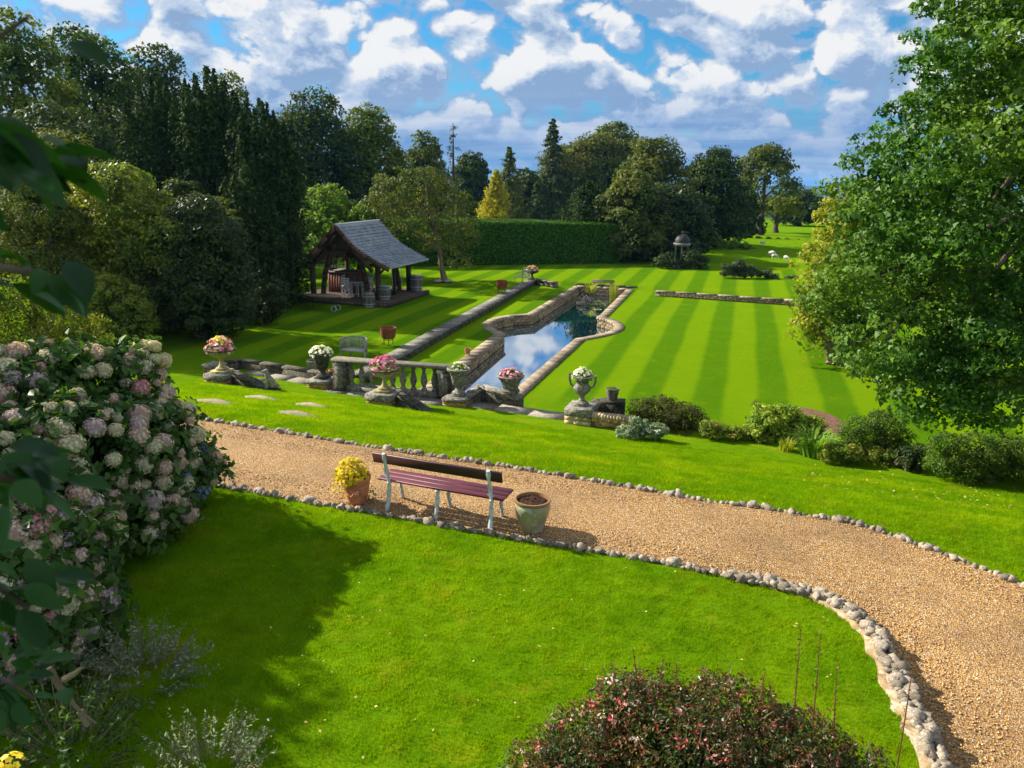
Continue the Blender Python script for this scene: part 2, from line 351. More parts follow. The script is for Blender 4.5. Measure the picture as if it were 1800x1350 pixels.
def offset_poly(poly, dd):
    poly = np.asarray(poly); n = len(poly); res = []
    area = 0.5*np.sum(poly[:, 0]*np.roll(poly[:, 1], -1)-np.roll(poly[:, 0], -1)*poly[:, 1]); sg = 1 if area > 0 else -1
    for i in range(n):
        a = poly[i-1]; b_ = poly[i]; c = poly[(i+1) % n]
        e1 = (b_-a)/np.linalg.norm(b_-a); e2 = (c-b_)/np.linalg.norm(c-b_)
        n1_ = np.array([e1[1], -e1[0]])*sg; n2_ = np.array([e2[1], -e2[0]])*sg
        m = n1_+n2_; m = m/np.linalg.norm(m); res.append(b_+m*dd/max(.5, m@n1_))
    return np.array(res)
LA = np.array([-2.50, 22.3]); LB = np.array([-.28, 31.6]); LC = np.array([1.05, 36.3]); LD = np.array([4.08, 46.4])
RD = np.array([6.72, 45.5]); RC = np.array([4.22, 36.6]); RB = np.array([2.55, 30.8]); RA = np.array([-.30, 21.6])
leftbay = [(-.62, 32.3), (-.88, 33.1), (-.92, 33.9), (-.74, 34.7), (-.35, 35.4), (.25, 35.95)]
rightbay = [(3.95, 35.9), (4.30, 35.35), (4.55, 34.6), (4.58, 33.8), (4.42, 33.05), (4.05, 32.3), (3.45, 31.6)]
pool_in = np.array([LA, LB]+[np.array(q) for q in leftbay]+[LC, LD, RD, RC]+[np.array(q) for q in rightbay]+[RB, RA])
pool_mid = offset_poly(pool_in, .22); pool_out = offset_poly(pool_in, .46)
POOLZ = -1.85; WATERZ = -2.30
def sstep(x, a, b): t_ = np.clip((x-a)/(b-a), 0, 1); return t_*t_*(3-2*t_)
SA = np.array([-4.9, 23.4]); SB = np.array([1.2, 47.9]); sdir = (SB-SA)/np.linalg.norm(SB-SA); snor = np.array([sdir[1], -sdir[0]])
def yfar(x): return np.interp(x, [-5, 1.2, 7.2, 17, 40], [50, 47.9, 45.9, 40.55, 29.5])
def cross_dist(x, y):
    return np.sqrt(np.min((x[:, None]-near_s[None, :, 0])**2+(y[:, None]-near_s[None, :, 1])**2, axis=1))
def T(x, y):
    x = np.asarray(x, float); y = np.asarray(y, float)
    v = .383*x+.924*y
    z = np.interp(v, [10.9, 11.3, 14.5, 15.3, 17.3, 18.1], [0, -.04, -.92, -1.10, -1.64, -1.72])
    lower = -1.72+.12*sstep(v, 18.5, 22)
    sunk = sstep((x-SA[0])*snor[0]+(y-SA[1])*snor[1], .05, .3)*sstep(yfar(x)-y, .05, .35)*sstep(v, 19.0, 19.6)*(1-sstep(x, 17, 30))
    zl = lower*(1-sunk)+(POOLZ-.02)*sunk
    z = np.where(v > 18.1, zl, z)
    lo = .14*sstep(x, 1.6, 3.9)
    near = (v < 13) & (y < 14)
    if np.any(near):
        ip = near & inpoly(x, y, path_poly)
        if np.any(ip):
            xi = np.broadcast_to(x, z.shape)[ip]; yi = np.broadcast_to(y, z.shape)[ip]; dn = cross_dist(xi, yi)
            z = np.array(z, float); z[ip] -= np.broadcast_to(lo, z.shape)[ip]*np.clip(1-dn/2.3, 0, 1)+.03*sstep(dn, 0, .1)
    r_ = np.hypot(x, y)
    bank = .55*np.exp(-((y-66+.25*(x-20))/3.)**2)+.5*np.exp(-((y-80+.15*(x-20))/3.5)**2)
    bank = bank*sstep(x, 9, 14)
    far = np.interp(r_, [100, 160, 400, 800, 1500, 3000, 4300, 5200, 9000], [0, -1.2, -10, -28, -52, -60, -13.5, -22, -60])
    far = far+np.where(r_ > 150, 1, 0)*np.sin(x*.011+1)*np.sin(y*.009)*np.clip((r_-150)/400, 0, 2.0)
    far = far+np.where(r_ > 3300, 1, 0)*(4*np.sin(x*.0042+.7)+2*np.sin(x*.0113))
    z = z+bank+far
    z = z+.35*sstep(-x, 11, 20)*sstep(v, 18, 22)
    inp = inpoly(x, y, pool_mid)
    return np.where(inp, -3.0, z)
def tz(x, y): return float(T(np.array([x]), np.array([y]))[0])
def axis(parts):
    a = []
    for (s0, s1, st_) in parts: a += list(np.arange(s0, s1, st_))
    return np.array(a)
def grow(a, lim, k=1.16):
    st_ = .25; r_ = [a]
    while abs(r_[-1]) < lim: st_ *= k; r_.append(r_[-1]+math.copysign(st_, lim if a > 0 else -lim))
    return r_[1:]
xs = np.concatenate([np.array(grow(-15, 7000))[::-1], axis([(-15, -9, .25), (-9, 8, .13), (8, 18, .25)]), np.array([18.0]), np.array(grow(18.0, 7000))])
ys = np.concatenate([[-60, -20, -6, 0, 2], axis([(3, 14.5, .13), (14.5, 50, .2)]), [50.0], np.array(grow(50.0, 7500, 1.09))])
X, Y_ = np.meshgrid(xs, ys); Zg = T(X.ravel(), Y_.ravel())
nx, ny = len(xs), len(ys)
ii = (np.arange(ny-1)[:, None]*nx+np.arange(nx-1)[None, :]).ravel()
fq = np.stack([ii, ii+1, ii+1+nx, ii+nx], 1)
me = npmesh('ground', np.stack([X.ravel(), Y_.ravel(), Zg], 1), fq.ravel(), np.full(len(fq), 4), mGrass, None, True)
g = bpy.data.objects.new('ground', me); link(g); tag(g, kind='structure')

# far land colour lives in the ground sheet: woods and fields beyond the garden
t = NT(mGrass.node_tree); bs = t.n['Principled BSDF']; old = bs.inputs['Base Color'].links[0].from_socket
pp = t.obj(); rr_ = t.vmath('LENGTH', pp)
farcol = t.mix(t.smooth(t.noise(pp, .012, 5, .6), .42, .55), (.030, .052, .028), (.075, .095, .045))
fm = t.smooth(rr_, 130, 260)
t.l.new(t.mix(fm, old, farcol), bs.inputs['Base Color'])

# gravel path sheet
nS = len(near_s); K = 14; vs = []
for i in range(nS):
    for k in range(K+1):
        q = near_s[i]*(1-k/K)+far_s[i]*k/K
        crown_ = .03*math.sin(math.pi*k/K)
        vs.append((q[0], q[1], -.14*float(sstep(q[0], 1.6, 3.9))*max(0, 1-np.linalg.norm(q-near_s[i])/2.3)+.010+crown_))
fs = [(i*(K+1)+k, (i+1)*(K+1)+k, (i+1)*(K+1)+k+1, i*(K+1)+k+1) for i in range(nS-1) for k in range(K)]
o = bpy.data.objects.new('gravel_path', npmesh('gravel_path', vs, [i for f in fs for i in f], [4]*len(fs), mGravel, None, True)); link(o); tag(o, kind='structure')
def pathz(x): return -.14*float(sstep(x, 1.6, 3.9))+.015

# ---------------------------------------------------------------- scatter by geometry nodes
def scatter(name, pts, src_mesh, smin, smax, tilt=.25, seed=0):
    me = bpy.data.meshes.new(name); me.vertices.add(len(pts)); me.vertices.foreach_set('co', np.asarray(pts, dtype=np.float32).ravel()); me.update()
    o = bpy.data.objects.new(name, me); link(o)
    src = bpy.data.objects.new(name+'_source', src_mesh)
    ng = bpy.data.node_groups.new(name, 'GeometryNodeTree')
    ng.interface.new_socket('Geometry', in_out='INPUT', socket_type='NodeSocketGeometry'); ng.interface.new_socket('Geometry', in_out='OUTPUT', socket_type='NodeSocketGeometry')
    gi = ng.nodes.new('NodeGroupInput'); go = ng.nodes.new('NodeGroupOutput'); ip = ng.nodes.new('GeometryNodeInstanceOnPoints'); oi = ng.nodes.new('GeometryNodeObjectInfo')
    oi.inputs[0].default_value = src
    rv = ng.nodes.new('FunctionNodeRandomValue'); rv.data_type = 'FLOAT_VECTOR'; rv.inputs[0].default_value = (-tilt, -tilt, 0); rv.inputs[1].default_value = (tilt, tilt, 6.283)
    rs = ng.nodes.new('FunctionNodeRandomValue'); rs.data_type = 'FLOAT'; rs.inputs[2].default_value = smin; rs.inputs[3].default_value = smax; rs.inputs['Seed'].default_value = 3
    L = ng.links.new
    L(gi.outputs[0], ip.inputs['Points']); L(oi.outputs['Geometry'], ip.inputs['Instance']); L(rv.outputs[0], ip.inputs['Rotation']); L(rs.outputs[1], ip.inputs['Scale']); L(ip.outputs[0], go.inputs[0])
    md = o.modifiers.new('scatter', 'NODES'); md.node_group = ng
    return o
def clump_mesh(name, nb, rad, h, wd, seed):
    r_ = np.random.default_rng(seed); V = []; Fc = []
    for i in range(nb):
        a = r_.uniform(0, 6.28); q = rad*math.sqrt(r_.uniform()); x, y = q*math.cos(a), q*math.sin(a)
        th = r_.uniform(0, 6.28); hh = h*r_.uniform(.6, 1.15); le = hh*r_.uniform(.2, .9); la = r_.uniform(0, 6.28)
        w_ = wd*r_.uniform(.7, 1.2)
        c, s_ = math.cos(th)*w_/2, math.sin(th)*w_/2; k = len(V)
        V += [(x-c, y-s_, -.005), (x+c, y+s_, -.005), (x+le*math.cos(la), y+le*math.sin(la), hh)]; Fc += [k, k+1, k+2]
    return npmesh(name, V, Fc, [3]*nb, mBlade)
def rand_pts(n, x0, x1, y0, y1): return rng.uniform(x0, x1, n), rng.uniform(y0, y1, n)
x, y = rand_pts(26000, -6.5, 5.5, 4.2, 13.0)
v = .383*x+.924*y
vis = np.abs(x) < .74*y+.4
path_big = offset_poly(path_poly, .05)
ne_i = np.argsort(near_s[:, 0]); keep = vis & (~inpoly(x, y, path_big)) & (y < np.interp(x, [-9, -4.5, 0, 2.7, 3.8, 4.2], [12.6, 10.9, 9.2, 8.2, 7.6, 7.0]))
pts = np.stack([x[keep], y[keep], T(x[keep], y[keep])], 1)
tag(scatter('lawn_grass', pts, clump_mesh('grass_clump', 46, .075, .030, .0045, 1), .8, 1.25), 'short green grass of the near lawn', 'grass', kind='stuff')
x, y = rand_pts(68000, -9, 13, 7.4, 21.0)
v = .383*x+.924*y
keep = (np.abs(x) < .74*y+.4) & (~inpoly(x, y, path_big)) & (y > np.interp(x, far_s[:, 0], far_s[:, 1])) & (v < 17.6)
pts = np.stack([x[keep], y[keep], T(x[keep], y[keep])], 1)
tag(scatter('bank_grass', pts, clump_mesh('bank_grass_clump', 40, .10, .032, .006, 2), .8, 1.3), 'short green grass of the sloping bank beyond the path', 'grass', kind='stuff')

# pebbles lying on the path
def ico_rock(seed, sub=1, flat=.7, amp=.22):
    import bmesh
    bm = bmesh.new(); bmesh.ops.create_icosphere(bm, subdivisions=sub, radius=1); r_ = random.Random(seed)
    for v_ in bm.verts:
        k = 1+r_.uniform(-amp, amp)*(1.5 if r_.random() < .35 else 1); v_.co = Vector((v_.co.x*k, v_.co.y*k*r_.uniform(.85, 1.1), v_.co.z*k*flat))
    V = [tuple(v_.co) for v_ in bm.verts]; Fc = [[v_.index for v_ in f.verts] for f in bm.faces]; bm.free(); return V, Fc
V, Fc = ico_rock(3, 1, .6, .12)
peb = npmesh('pebble', np.array(V)*.0085, [i for f in Fc for i in f], [3]*len(Fc), mPebble)
x, y = rand_pts(90000, -7, 6.8, 4.6, 14.5)
path_small = offset_poly(path_poly, -.05)
keep = inpoly(x, y, path_small) & (np.abs(x) < .72*y+.3)
x, y = x[keep], y[keep]
dpt = np.hypot(x, y); keep = rng.uniform(size=len(x)) < np.clip(9/dpt, .3, 1); x, y = x[keep], y[keep]
pts = np.stack([x, y, -.14*sstep(x, 1.6, 3.9)*np.clip(1-cross_dist(x, y)/2.3, 0, 1)+.022+.012], 1)
tag(scatter('gravel', pts, peb, .6, 1.5, .6), 'loose golden gravel on the garden path', 'gravel', kind='stuff')

# flint edging: every stone its own part
rocks = []
for k in range(8):
    V, Fc = ico_rock(20+k, 2, .9, .34)
    rocks.append(npmesh('flint', np.array(V), [i for f in Fc for i in f], [3]*len(Fc), mFlint))
def edging(label, curve, n, size, side, rows=None, bed=None):
    c = resample(curve, n); root = thing('stone_edging', label, 'edging', (float(c[n//2][0]), float(c[n//2][1]), 0)); o0 = np.array(root.location)
    if bed is not None:
        cb_ = c[bed(c)]; m = MB(); L1 = []; R1 = []
        for i in range(0, len(cb_)-1, 2):
            tn = unit(cb_[min(i+2, len(cb_)-1)]-cb_[max(i-2, 0)]); nn = np.array([tn[1], -tn[0]])*side; k_ = min(1, i/14)
            L1.append(cb_[i]-nn*.06); R1.append(cb_[i]+nn*((.08+.11*k_)*random.uniform(.8, 1.2)))
        n_ = len(L1); vs_ = [(*q, .02) for q in L1]+[(*q, .035+random.uniform(-.01, .015)) for q in R1]+[(*q, -.25) for q in L1]+[(*q, -.25) for q in R1]
        for i in range(n_-1): m.f += [(i, i+1, n_+i+1, n_+i), (i, 2*n_+i, 2*n_+i+1, i+1), (n_+i, n_+i+1, 3*n_+i+1, 3*n_+i)]
        m.v = vs_
        m.build('mortar_bed', mBed, root, org=o0)
    cnt = 0
    for i in range(n):
        q = c[i]; tn = c[min(i+1, n-1)]-c[max(i-1, 0)]; tn = tn/np.linalg.norm(tn); nn = np.array([tn[1], -tn[0]])*side
        k = rows(q) if rows else 1
        for j in range(k):
            s_ = size*random.choice([.6, .8, .9, 1, 1.1, 1.3, 1.55])*(1.1 if k > 1 else 1); off = (.01+.088*j)+random.uniform(-.02, .02)
            if k > 1: off -= .03
            x_, y_ = q+nn*off; zz = (0 if k == 1 else .03)
            place('stone', random.choice(rocks), root, (x_-o0[0], y_-o0[1], zz+s_*.25-o0[2]), (random.uniform(-.6, .6), random.uniform(-.6, .6), random.uniform(0, 6.28)), (s_*random.uniform(.85, 1.35), s_, s_*random.uniform(.7, 1.1))); cnt += 1
    print('edging stones', cnt)
    return root
mBed = solid('crumbly_mortar', (.40, .29, .16), (.15, .10, .055), 7, 1, 1.2, .05, .05, spots=(.52, .46, .35), spot_amt=.6, spot_scale=6, vary=0)
n_c = near_s[(near_s[:, 0] > -5.2)]
edging('knobbly pale flint edging between the near lawn and the gravel path, behind the bench', n_c, 215, .045, 1, lambda q: 1 if q[0] < 2.6 else 2, bed=lambda c: (c[:, 0] > 3.1))
f_c = far_s[(far_s[:, 0] > -7.6) & (far_s[:, 1] > 5.5)]
edging('thin line of grey flints along the far side of the gravel path', f_c, 225, .048, -1)

# ================================================================ pool
mWater, t, b = principled('pond_water', .03, .8)
b.inputs['Base Color'].default_value = (.004, .030, .050, 1); b.inputs['IOR'].default_value = 3.2
p = t.pos(); cd = t.vmath('LENGTH', t.vmath('SUBTRACT', p, (-1.2, 23.2, WATERZ)))
rip = t.math('MULTIPLY', t.math('SINE', t.math('MULTIPLY', cd, 21.)), t.smooth(cd, 4.5, .3))
t.l.new(t.bump(t.math('ADD', t.math('MULTIPLY', t.noise(t.vmath('MULTIPLY', p, (1, 2.2, 1)), 3.2, 4, .6), .55), t.math('MULTIPLY', rip, .16)), .014, .03), b.inputs['Normal'])
gl = t.n.new('ShaderNodeBsdfGlossy'); gl.inputs['Roughness'].default_value = .02; gl.inputs['Color'].default_value = (.80, .90, 1., 1); t.l.new(b.inputs['Normal'].links[0].from_socket, gl.inputs['Normal'])
mxw = t.n.new('ShaderNodeMixShader'); mxw.inputs[0].default_value = .55; t.l.new(b.outputs[0], mxw.inputs[1]); t.l.new(gl.outputs[0], mxw.inputs[2]); t.l.new(mxw.outputs[0], t.n['Material Output'].inputs[0])
me = npmesh('pool_water', [(q[0], q[1], WATERZ) for q in offset_poly(pool_in, .1)], list(range(len(pool_in))), [len(pool_in)], mWater)
o = bpy.data.objects.new('pool_water', me); link(o); tag(o, kind='structure')
pool = thing('ornamental_pool', 'long stone-edged garden pool with two curved bays and blue sky mirrored in it', 'pool', (1.5, 34, POOLZ)); PO = np.array(pool.location)
def quad_slab(nm, a0, a1, b1, b0, z0, z1, mat, parent, org, gap=.016):
    c = (np.array(a0)+a1+b1+b0)/4; poly = []
    for q in (a0, a1, b1, b0):
        q = np.array(q, float); dd = c-q; poly.append(q+dd/np.linalg.norm(dd)*gap)
    m = MB(); m.prism([(q[0]-c[0], q[1]-c[1]) for q in poly], -(z1-z0), 0)
    return m.build(nm, mat, parent, loc=(c[0]-org[0], c[1]-org[1], z1-org[2]))
def along(a_in, a_out, step):
    """pairs of points on the inner and outer line, roughly one step apart"""
    res = []
    for i in range(len(a_in)-1):
        L_ = np.linalg.norm(a_in[i+1]-a_in[i]); n = max(1, int(round(L_/step)))
        for k in range(n): res.append((a_in[i]*(1-k/n)+a_in[i+1]*k/n, a_out[i]*(1-k/n)+a_out[i+1]*k/n))
    res.append((a_in[-1], a_out[-1])); return res
def seg_cope(idx, step, zt=0.):
    ps = along(pool_in[idx], pool_out[idx], step)
    for i in range(len(ps)-1):
        zz = POOLZ+.022+random.uniform(-.006, .006)+zt
        quad_slab('coping_slab', ps[i][0], ps[i+1][0], ps[i+1][1], ps[i][1], zz-.09, zz, mCope, pool, PO)
nI = len(pool_in)
seg_cope([0, 1], .62); seg_cope(list(range(1, 9)), .26); seg_cope([8, 9], .62); seg_cope([9, 10], .5, .04)
seg_cope([10, 11], .62); seg_cope(list(range(11, 20)), .26); seg_cope([nI-2, nI-1], .62); seg_cope([nI-1, 0], .6)
def wall_stones(idx, step, courses, face=.14):
    ins = offset_poly(pool_in, .05)[idx]; bk = offset_poly(pool_in, .05+face)[idx]
    hh = .40/courses
    for c_ in range(courses):
        ps = along(ins, bk, step)
        if c_ % 2: ps = [ps[0]]+[((ps[i][0]+ps[i+1][0])/2, (ps[i][1]+ps[i+1][1])/2) for i in range(len(ps)-1)]+[ps[-1]]
        for i in range(len(ps)-1):
            z1 = POOLZ-.045-c_*hh
            quad_slab('wall_stone', ps[i][0], ps[i+1][0], ps[i+1][1], ps[i][1], z1-hh+.012, z1, mWallStone, pool, PO, .01)
wall_stones([0, 1], .42, 3); wall_stones(list(range(1, 9)), .3, 3); wall_stones([8, 9], .42, 3); wall_stones([9, 10], .36, 3); wall_stones(list(range(11, 19)), .26, 3)
m = MB()
ins = offset_poly(pool_in, .09); ou = offset_poly(pool_in, .3)
for i in range(nI):
    j = (i+1) % nI; m.prism([ins[i], ins[j], ou[j], ou[i]], -2.9, POOLZ-.046)
m.build('wall_core', mMortar, pool, org=PO)

# weeds, lilies and reeds at the far end of the pool
def blades(n, rad, h, wd, lean, mat, seed, name='blades', droop=.0):
    r_ = np.random.default_rng(seed); V = []; Fc = []; sz = []; rn = []
    for i in range(n):
        a = r_.uniform(0, 6.28); q = rad*math.sqrt(r_.uniform()); x, y = q*math.cos(a), q*math.sin(a)
        la = a+r_.uniform(-.8, .8); hh = h*r_.uniform(.6, 1.1); le = lean*r_.uniform(.3, 1)*hh; th = la+1.57; w_ = wd/2
        k = len(V); c, s_ = math.cos(th)*w_, math.sin(th)*w_
        mx_, my_ = x+le*.4*math.cos(la), y+le*.4*math.sin(la); ex, ey = x+le*math.cos(la), y+le*math.sin(la)
        V += [(x-c, y-s_, 0), (x+c, y+s_, 0), (mx_+c, my_+s_, hh*.65), (mx_-c, my_-s_, hh*.65), (ex, ey, hh*(1-droop))]
        Fc += [k, k+1, k+2, k+3, k+3, k+2, k+4]; sz += [4, 3]; v_ = r_.uniform(); rn += [v_, v_]
    return npmesh(name, V, Fc, sz, mat, rn)
mReed = leafmat('reed_leaf', [(0, (.20, .24, .02)), (1, (.40, .42, .05))], .4)
mStrap = leafmat('strap_leaf', [(0, (.10, .22, .02)), (1, (.26, .38, .05))], .4)
q = atZ(1078, 528, WATERZ)
rd = place('reeds', blades(90, .22, 1.05, .022, .15, mReed, 5), None, (q[0], q[1], WATERZ)); tag(rd, 'tall yellow-green reeds standing in the far right corner of the pool', 'reeds')
mPad = leafmat('lily_pad_leaf', [(0, (.06, .11, .025)), (.6, (.16, .20, .06)), (1, (.42, .35, .22))], .1, .35)
V = []; Fc = []; sz = []; rn = []
for i in range(110):
    q = atZ(random.gauss(1045, 14), random.uniform(528, 545), WATERZ+.012); k = len(V); rr2 = random.uniform(.05, .13)
    for a in range(7): V.append((q[0]+rr2*math.cos(a*.85), q[1]+rr2*math.sin(a*.85), WATERZ+.012+random.uniform(0, .03)))
    Fc += range(k, k+7); sz.append(7); rn.append(random.random())
o = bpy.data.objects.new('lily_pads', npmesh('lily_pads', V, Fc, sz, mPad, rn)); link(o); tag(o, 'floating lily pads and weed scattered over the far end of the pool', 'water plants', kind='stuff')
# rocky fountain with pale hoops
q = atZ(1026, 536, WATERZ); ft = thing('pond_fountain', 'small rocky fountain with pale bent pipes in the far left corner of the pool', 'fountain', (q[0], q[1], WATERZ))
mPink = solid('pinkish_rock', (.50, .34, .30), (.25, .16, .14), 8, .9, .5, .02)
for k in range(7): place('rock', rocks[k], ft, (random.uniform(-.3, .3), random.uniform(-.25, .25), .08+.06*k/2), (0, 0, k), random.uniform(.12, .19)).data
for k, (x0, x1, hh) in enumerate(((-.28, .05, .62), (-.05, .30, .55), (.12, .34, .45))):
    m = MB(); m.tube([(x0, 0, 0), (x0+.02, 0, hh*.7), ((x0+x1)/2, 0, hh), (x1-.02, 0, hh*.7), (x1, .05, .1)], .022, 6); m.build('pipe', mWool if k else mPink, ft, True)
m = MB(); m.tube([(-.35, .25, .95), (-.15, .05, .55), (.0, 0, .2)], .03, 6); m.build('inlet_pipe', mIronDk, ft, True)
q = atZ(1038, 513, POOLZ)
rd = place('pondside_fern', blades(70, .28, .6, .05, .7, mReed, 8, droop=.15), None, (q[0], q[1], POOLZ)); tag(rd, 'bright yellow-green tuft spilling over the far wall of the pool', 'plant')
q0 = atZ(1041, 507, POOLZ+.1); q1 = atZ(1079, 509, POOLZ+.1); rz = math.atan2(q1[1]-q0[1], q1[0]-q0[0]); L_ = np.linalg.norm((q1-q0)[:2])
bt = thing('timber_bench', 'low grey timber bench with thick block legs at the far end of the pool', 'bench', ((q0[0]+q1[0])/2, (q0[1]+q1[1])/2, POOLZ+.09), rz)
MB().box((0, 0, .45), (L_, .36, .08), bev=.012).build('seat', mTwig, bt)
for sx in (-1, 1): MB().box((sx*(L_/2-.16), 0, .19), (.15, .30, .41), bev=.012).build('leg', mTwig, bt)
for k in (-1, 1): MB().box((0, k*.12, .52), (L_*.98, .05, .04)).build('top_rail', mTwig, bt)

# ---------------------------------------------------------------- raised flag strip left of the pool, far walls
def slab_row(root, nm, a, b_, wdt, step, zt, th, mat, org, wander=.01):
    a = np.array(a, float); b_ = np.array(b_, float); L_ = np.linalg.norm(b_-a); n = int(L_/step); dd = (b_-a)/L_; nn = np.array([dd[1], -dd[0]])
    for i in range(n):
        p0 = a+dd*L_*i/n; p1 = a+dd*L_*(i+1)/n; zz = (zt if not callable(zt) else zt((i+.5)/n))+random.uniform(-wander, wander)*.6
        w0 = wdt*random.uniform(.97, 1.02)
        quad_slab(nm, p0, p1, p1+nn*w0, p0+nn*w0, zz-th, zz, mat, root, org)
strip = thing('flag_strip', 'raised strip of grey paving flags running beside the lawn left of the pool', 'paving', (SA[0], SA[1], -1.6)); so = np.array(strip.location)
nl = -snor*.28
slab_row(strip, 'flagstone', SA+nl, SB+nl, .62, .8, -1.565, .08, mStoneGrey, so)
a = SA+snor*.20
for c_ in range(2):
    slab_row(strip, 'wall_stone', a+sdir*(c_*.2), SB+snor*.20, .12, .55, -1.66-.1*c_, .092, mStoneDark, so, .003)  # dark stone colours in shade on the side turned from the sun
m = MB(); bb = SB+snor*.26; a2 = SA+snor*.23; m.prism([a2, bb+0*snor, SB+snor*.18, SA+snor*.16], -2.0, -1.655); m.build('wall_core', mMortar, strip, org=so)
def low_wall(label, a, b_, zt, hgt, thk=.34, mat=mStone, step=.62, courses=2):
    a = np.array(a, float); b_ = np.array(b_, float); dd = (b_-a)/np.linalg.norm(b_-a); nn = np.array([dd[1], -dd[0]])
    root = thing('low_wall', label, 'wall', ((a[0]+b_[0])/2, (a[1]+b_[1])/2, zt-hgt)); og = np.array(root.location)
    slab_row(root, 'coping_stone', a-nn*thk/2, b_-nn*thk/2, thk, step, zt, .07, mat, og)
    hh = (hgt-.07)/courses
    for c_ in range(courses): slab_row(root, 'wall_stone', a+nn*(thk/2-.16)+dd*(.15*(c_ % 2)), b_+nn*(thk/2-.16), .12, .4, zt-.075-c_*hh, hh-.01, mWallStone if mat is mCope else mStoneDark, og, .003)
    m = MB(); m.prism([a-nn*thk*.4, b_-nn*thk*.4, b_+nn*(thk/2-.07), a+nn*(thk/2-.07)], zt-hgt-.2, zt-.072); m.build('wall_core', mMortar, root, org=og)
    return root
fw0 = atZ(1152, 510, -1.55)[:2]; fw1 = atZ(1460, 531, -1.55)[:2]
low_wall('long low brown stone wall stepping up to the striped back lawn beyond the pool', fw0, fw1, -1.56, .30, .30, mCope, 1.1)
rw0 = atZ(941, 491, -1.55)[:2]; rw1 = atZ(978, 497, -1.55)[:2]
low_wall('short low stone return wall beside the pedestal bowl and slatted seat, back lawn', rw0, rw1, -1.50, .36, mat=mStoneGrey)
pw0 = pool_out[9]; pw1 = pool_out[10]+np.array([.15, -.05])
low_wall('low dark stone wall along the far end of the pool under the timber bench', pw0, pw1, -1.66, .2, .3, mStoneDark)

# ================================================================ terrace
E1 = np.array([math.cos(R(-21.5)), math.sin(R(-21.5))]); E2 = np.array([-E1[1], E1[0]]); RZ = R(-21.5)
TZ = -1.73
def height_px(px, py_base, py_top, z):
    q = atZ(px, py_base, z); r_ = ray(px, py_top); return CAMZ+r_[2]*(q[1]/r_[1])-z
def pedestal(label, px, py, w_, h, rough=True, z=TZ, group=None, brick=True, rz=RZ, mb=None):
    q = atZ(px, py, z); root = thing('stone_pedestal', label, 'pedestal', (q[0], q[1], z), rz)
    hb = h*.5 if brick else 0
    if brick:
        MB().box((0, 0, hb/2-.1), (w_*.86, w_*.86, hb+.2)).build('brick_core', mMortar, root)
        nb = max(3, int(w_/.2)); hh = hb/2
        for c_ in range(2):
            for k in range(nb):
                xx = (-.5+(k+.5)/nb)*w_*.94
                for (cx_, cy_, rr_) in ((xx, -w_*.43, 0), (-w_*.43, xx, R(90)), (w_*.43, xx, R(90))):
                    if abs(xx) > w_*.40 and rr_: continue
                    MB().box((0, 0, 0), (w_*.94/nb-.012, .07, hh-.012), bev=.004).build('brick', mb or mBrick, root, loc=(cx_, cy_, hh*(c_+.5))).rotation_euler = (0, 0, rr_)
    V = MB().box((0, 0, 0), (w_, w_, h-hb), bev=.03)
    arr = [Vector(v_) for v_ in V.v]
    if rough: V.v = [(v_.x+random.uniform(-.02, .02), v_.y+random.uniform(-.02, .02), v_.z+random.uniform(-.01, .01)) for v_ in arr]
    V.build('cap_stone', mStoneGrey if brick else mStoneDark, root, loc=(0, 0, hb+(h-hb)/2))
    return root, (q[0], q[1], z+h)
# petals and leaves for planted containers
def flowers_mesh(n, rx, rz_, mat, size, seed, up=.0, name='blossom'):
    r_ = np.random.default_rng(seed); V = []; Fc = []; sz = []; rn = []
    for i in range(n):
        a = r_.uniform(0, 6.28); ph = math.asin(r_.uniform(-.05, 1)); k_ = r_.uniform(.85, 1.08)
        c = np.array([rx*k_*math.cos(ph)*math.cos(a), rx*k_*math.cos(ph)*math.sin(a), up+rz_*k_*math.sin(ph)])
        nrm = np.array([math.cos(ph)*math.cos(a), math.cos(ph)*math.sin(a), math.sin(ph)+.4]); nrm += r_.normal(0, .3, 3); nrm /= np.linalg.norm(nrm)
        t1 = np.cross(nrm, [.3, .2, 1]); t1 /= np.linalg.norm(t1); t2 = np.cross(nrm, t1); v_ = r_.uniform(); s_ = size*r_.uniform(.7, 1.2)
        for p_ in range(5):
            th = p_*1.2566; k = len(V)
            d1 = t1*math.cos(th)+t2*math.sin(th); d2 = t1*math.cos(th+.6)+t2*math.sin(th+.6); d0 = t1*math.cos(th-.6)+t2*math.sin(th-.6)
            V += [tuple(c), tuple(c+d0*s_*.7+nrm*s_*.15), tuple(c+d1*s_+nrm*s_*.05), tuple(c+d2*s_*.7+nrm*s_*.15)]; Fc += [k, k+1, k+2, k+3]; sz.append(4); rn.append(v_)
    return npmesh(name, V, Fc, sz, mat, rn)
def leaves_dome(n, rx, rz_, mat, size, seed, up=0., name='leaf_mass', inner=.3, asp=.6):
    r_ = np.random.default_rng(seed)
    a = r_.uniform(0, 6.28, n); ph = np.arcsin(r_.uniform(-.15, 1, n)); k_ = r_.uniform(inner, 1.02, n)**.5
    P_ = np.stack([rx*k_*np.cos(ph)*np.cos(a), rx*k_*np.cos(ph)*np.sin(a), up+rz_*k_*np.sin(ph)], 1)
    N_ = np.stack([np.cos(ph)*np.cos(a), np.cos(ph)*np.sin(a), np.sin(ph)+.3], 1)
    return leaf_mesh(name, P_, N_, size*r_.uniform(.7, 1.2, n), mat, r_, asp=asp)
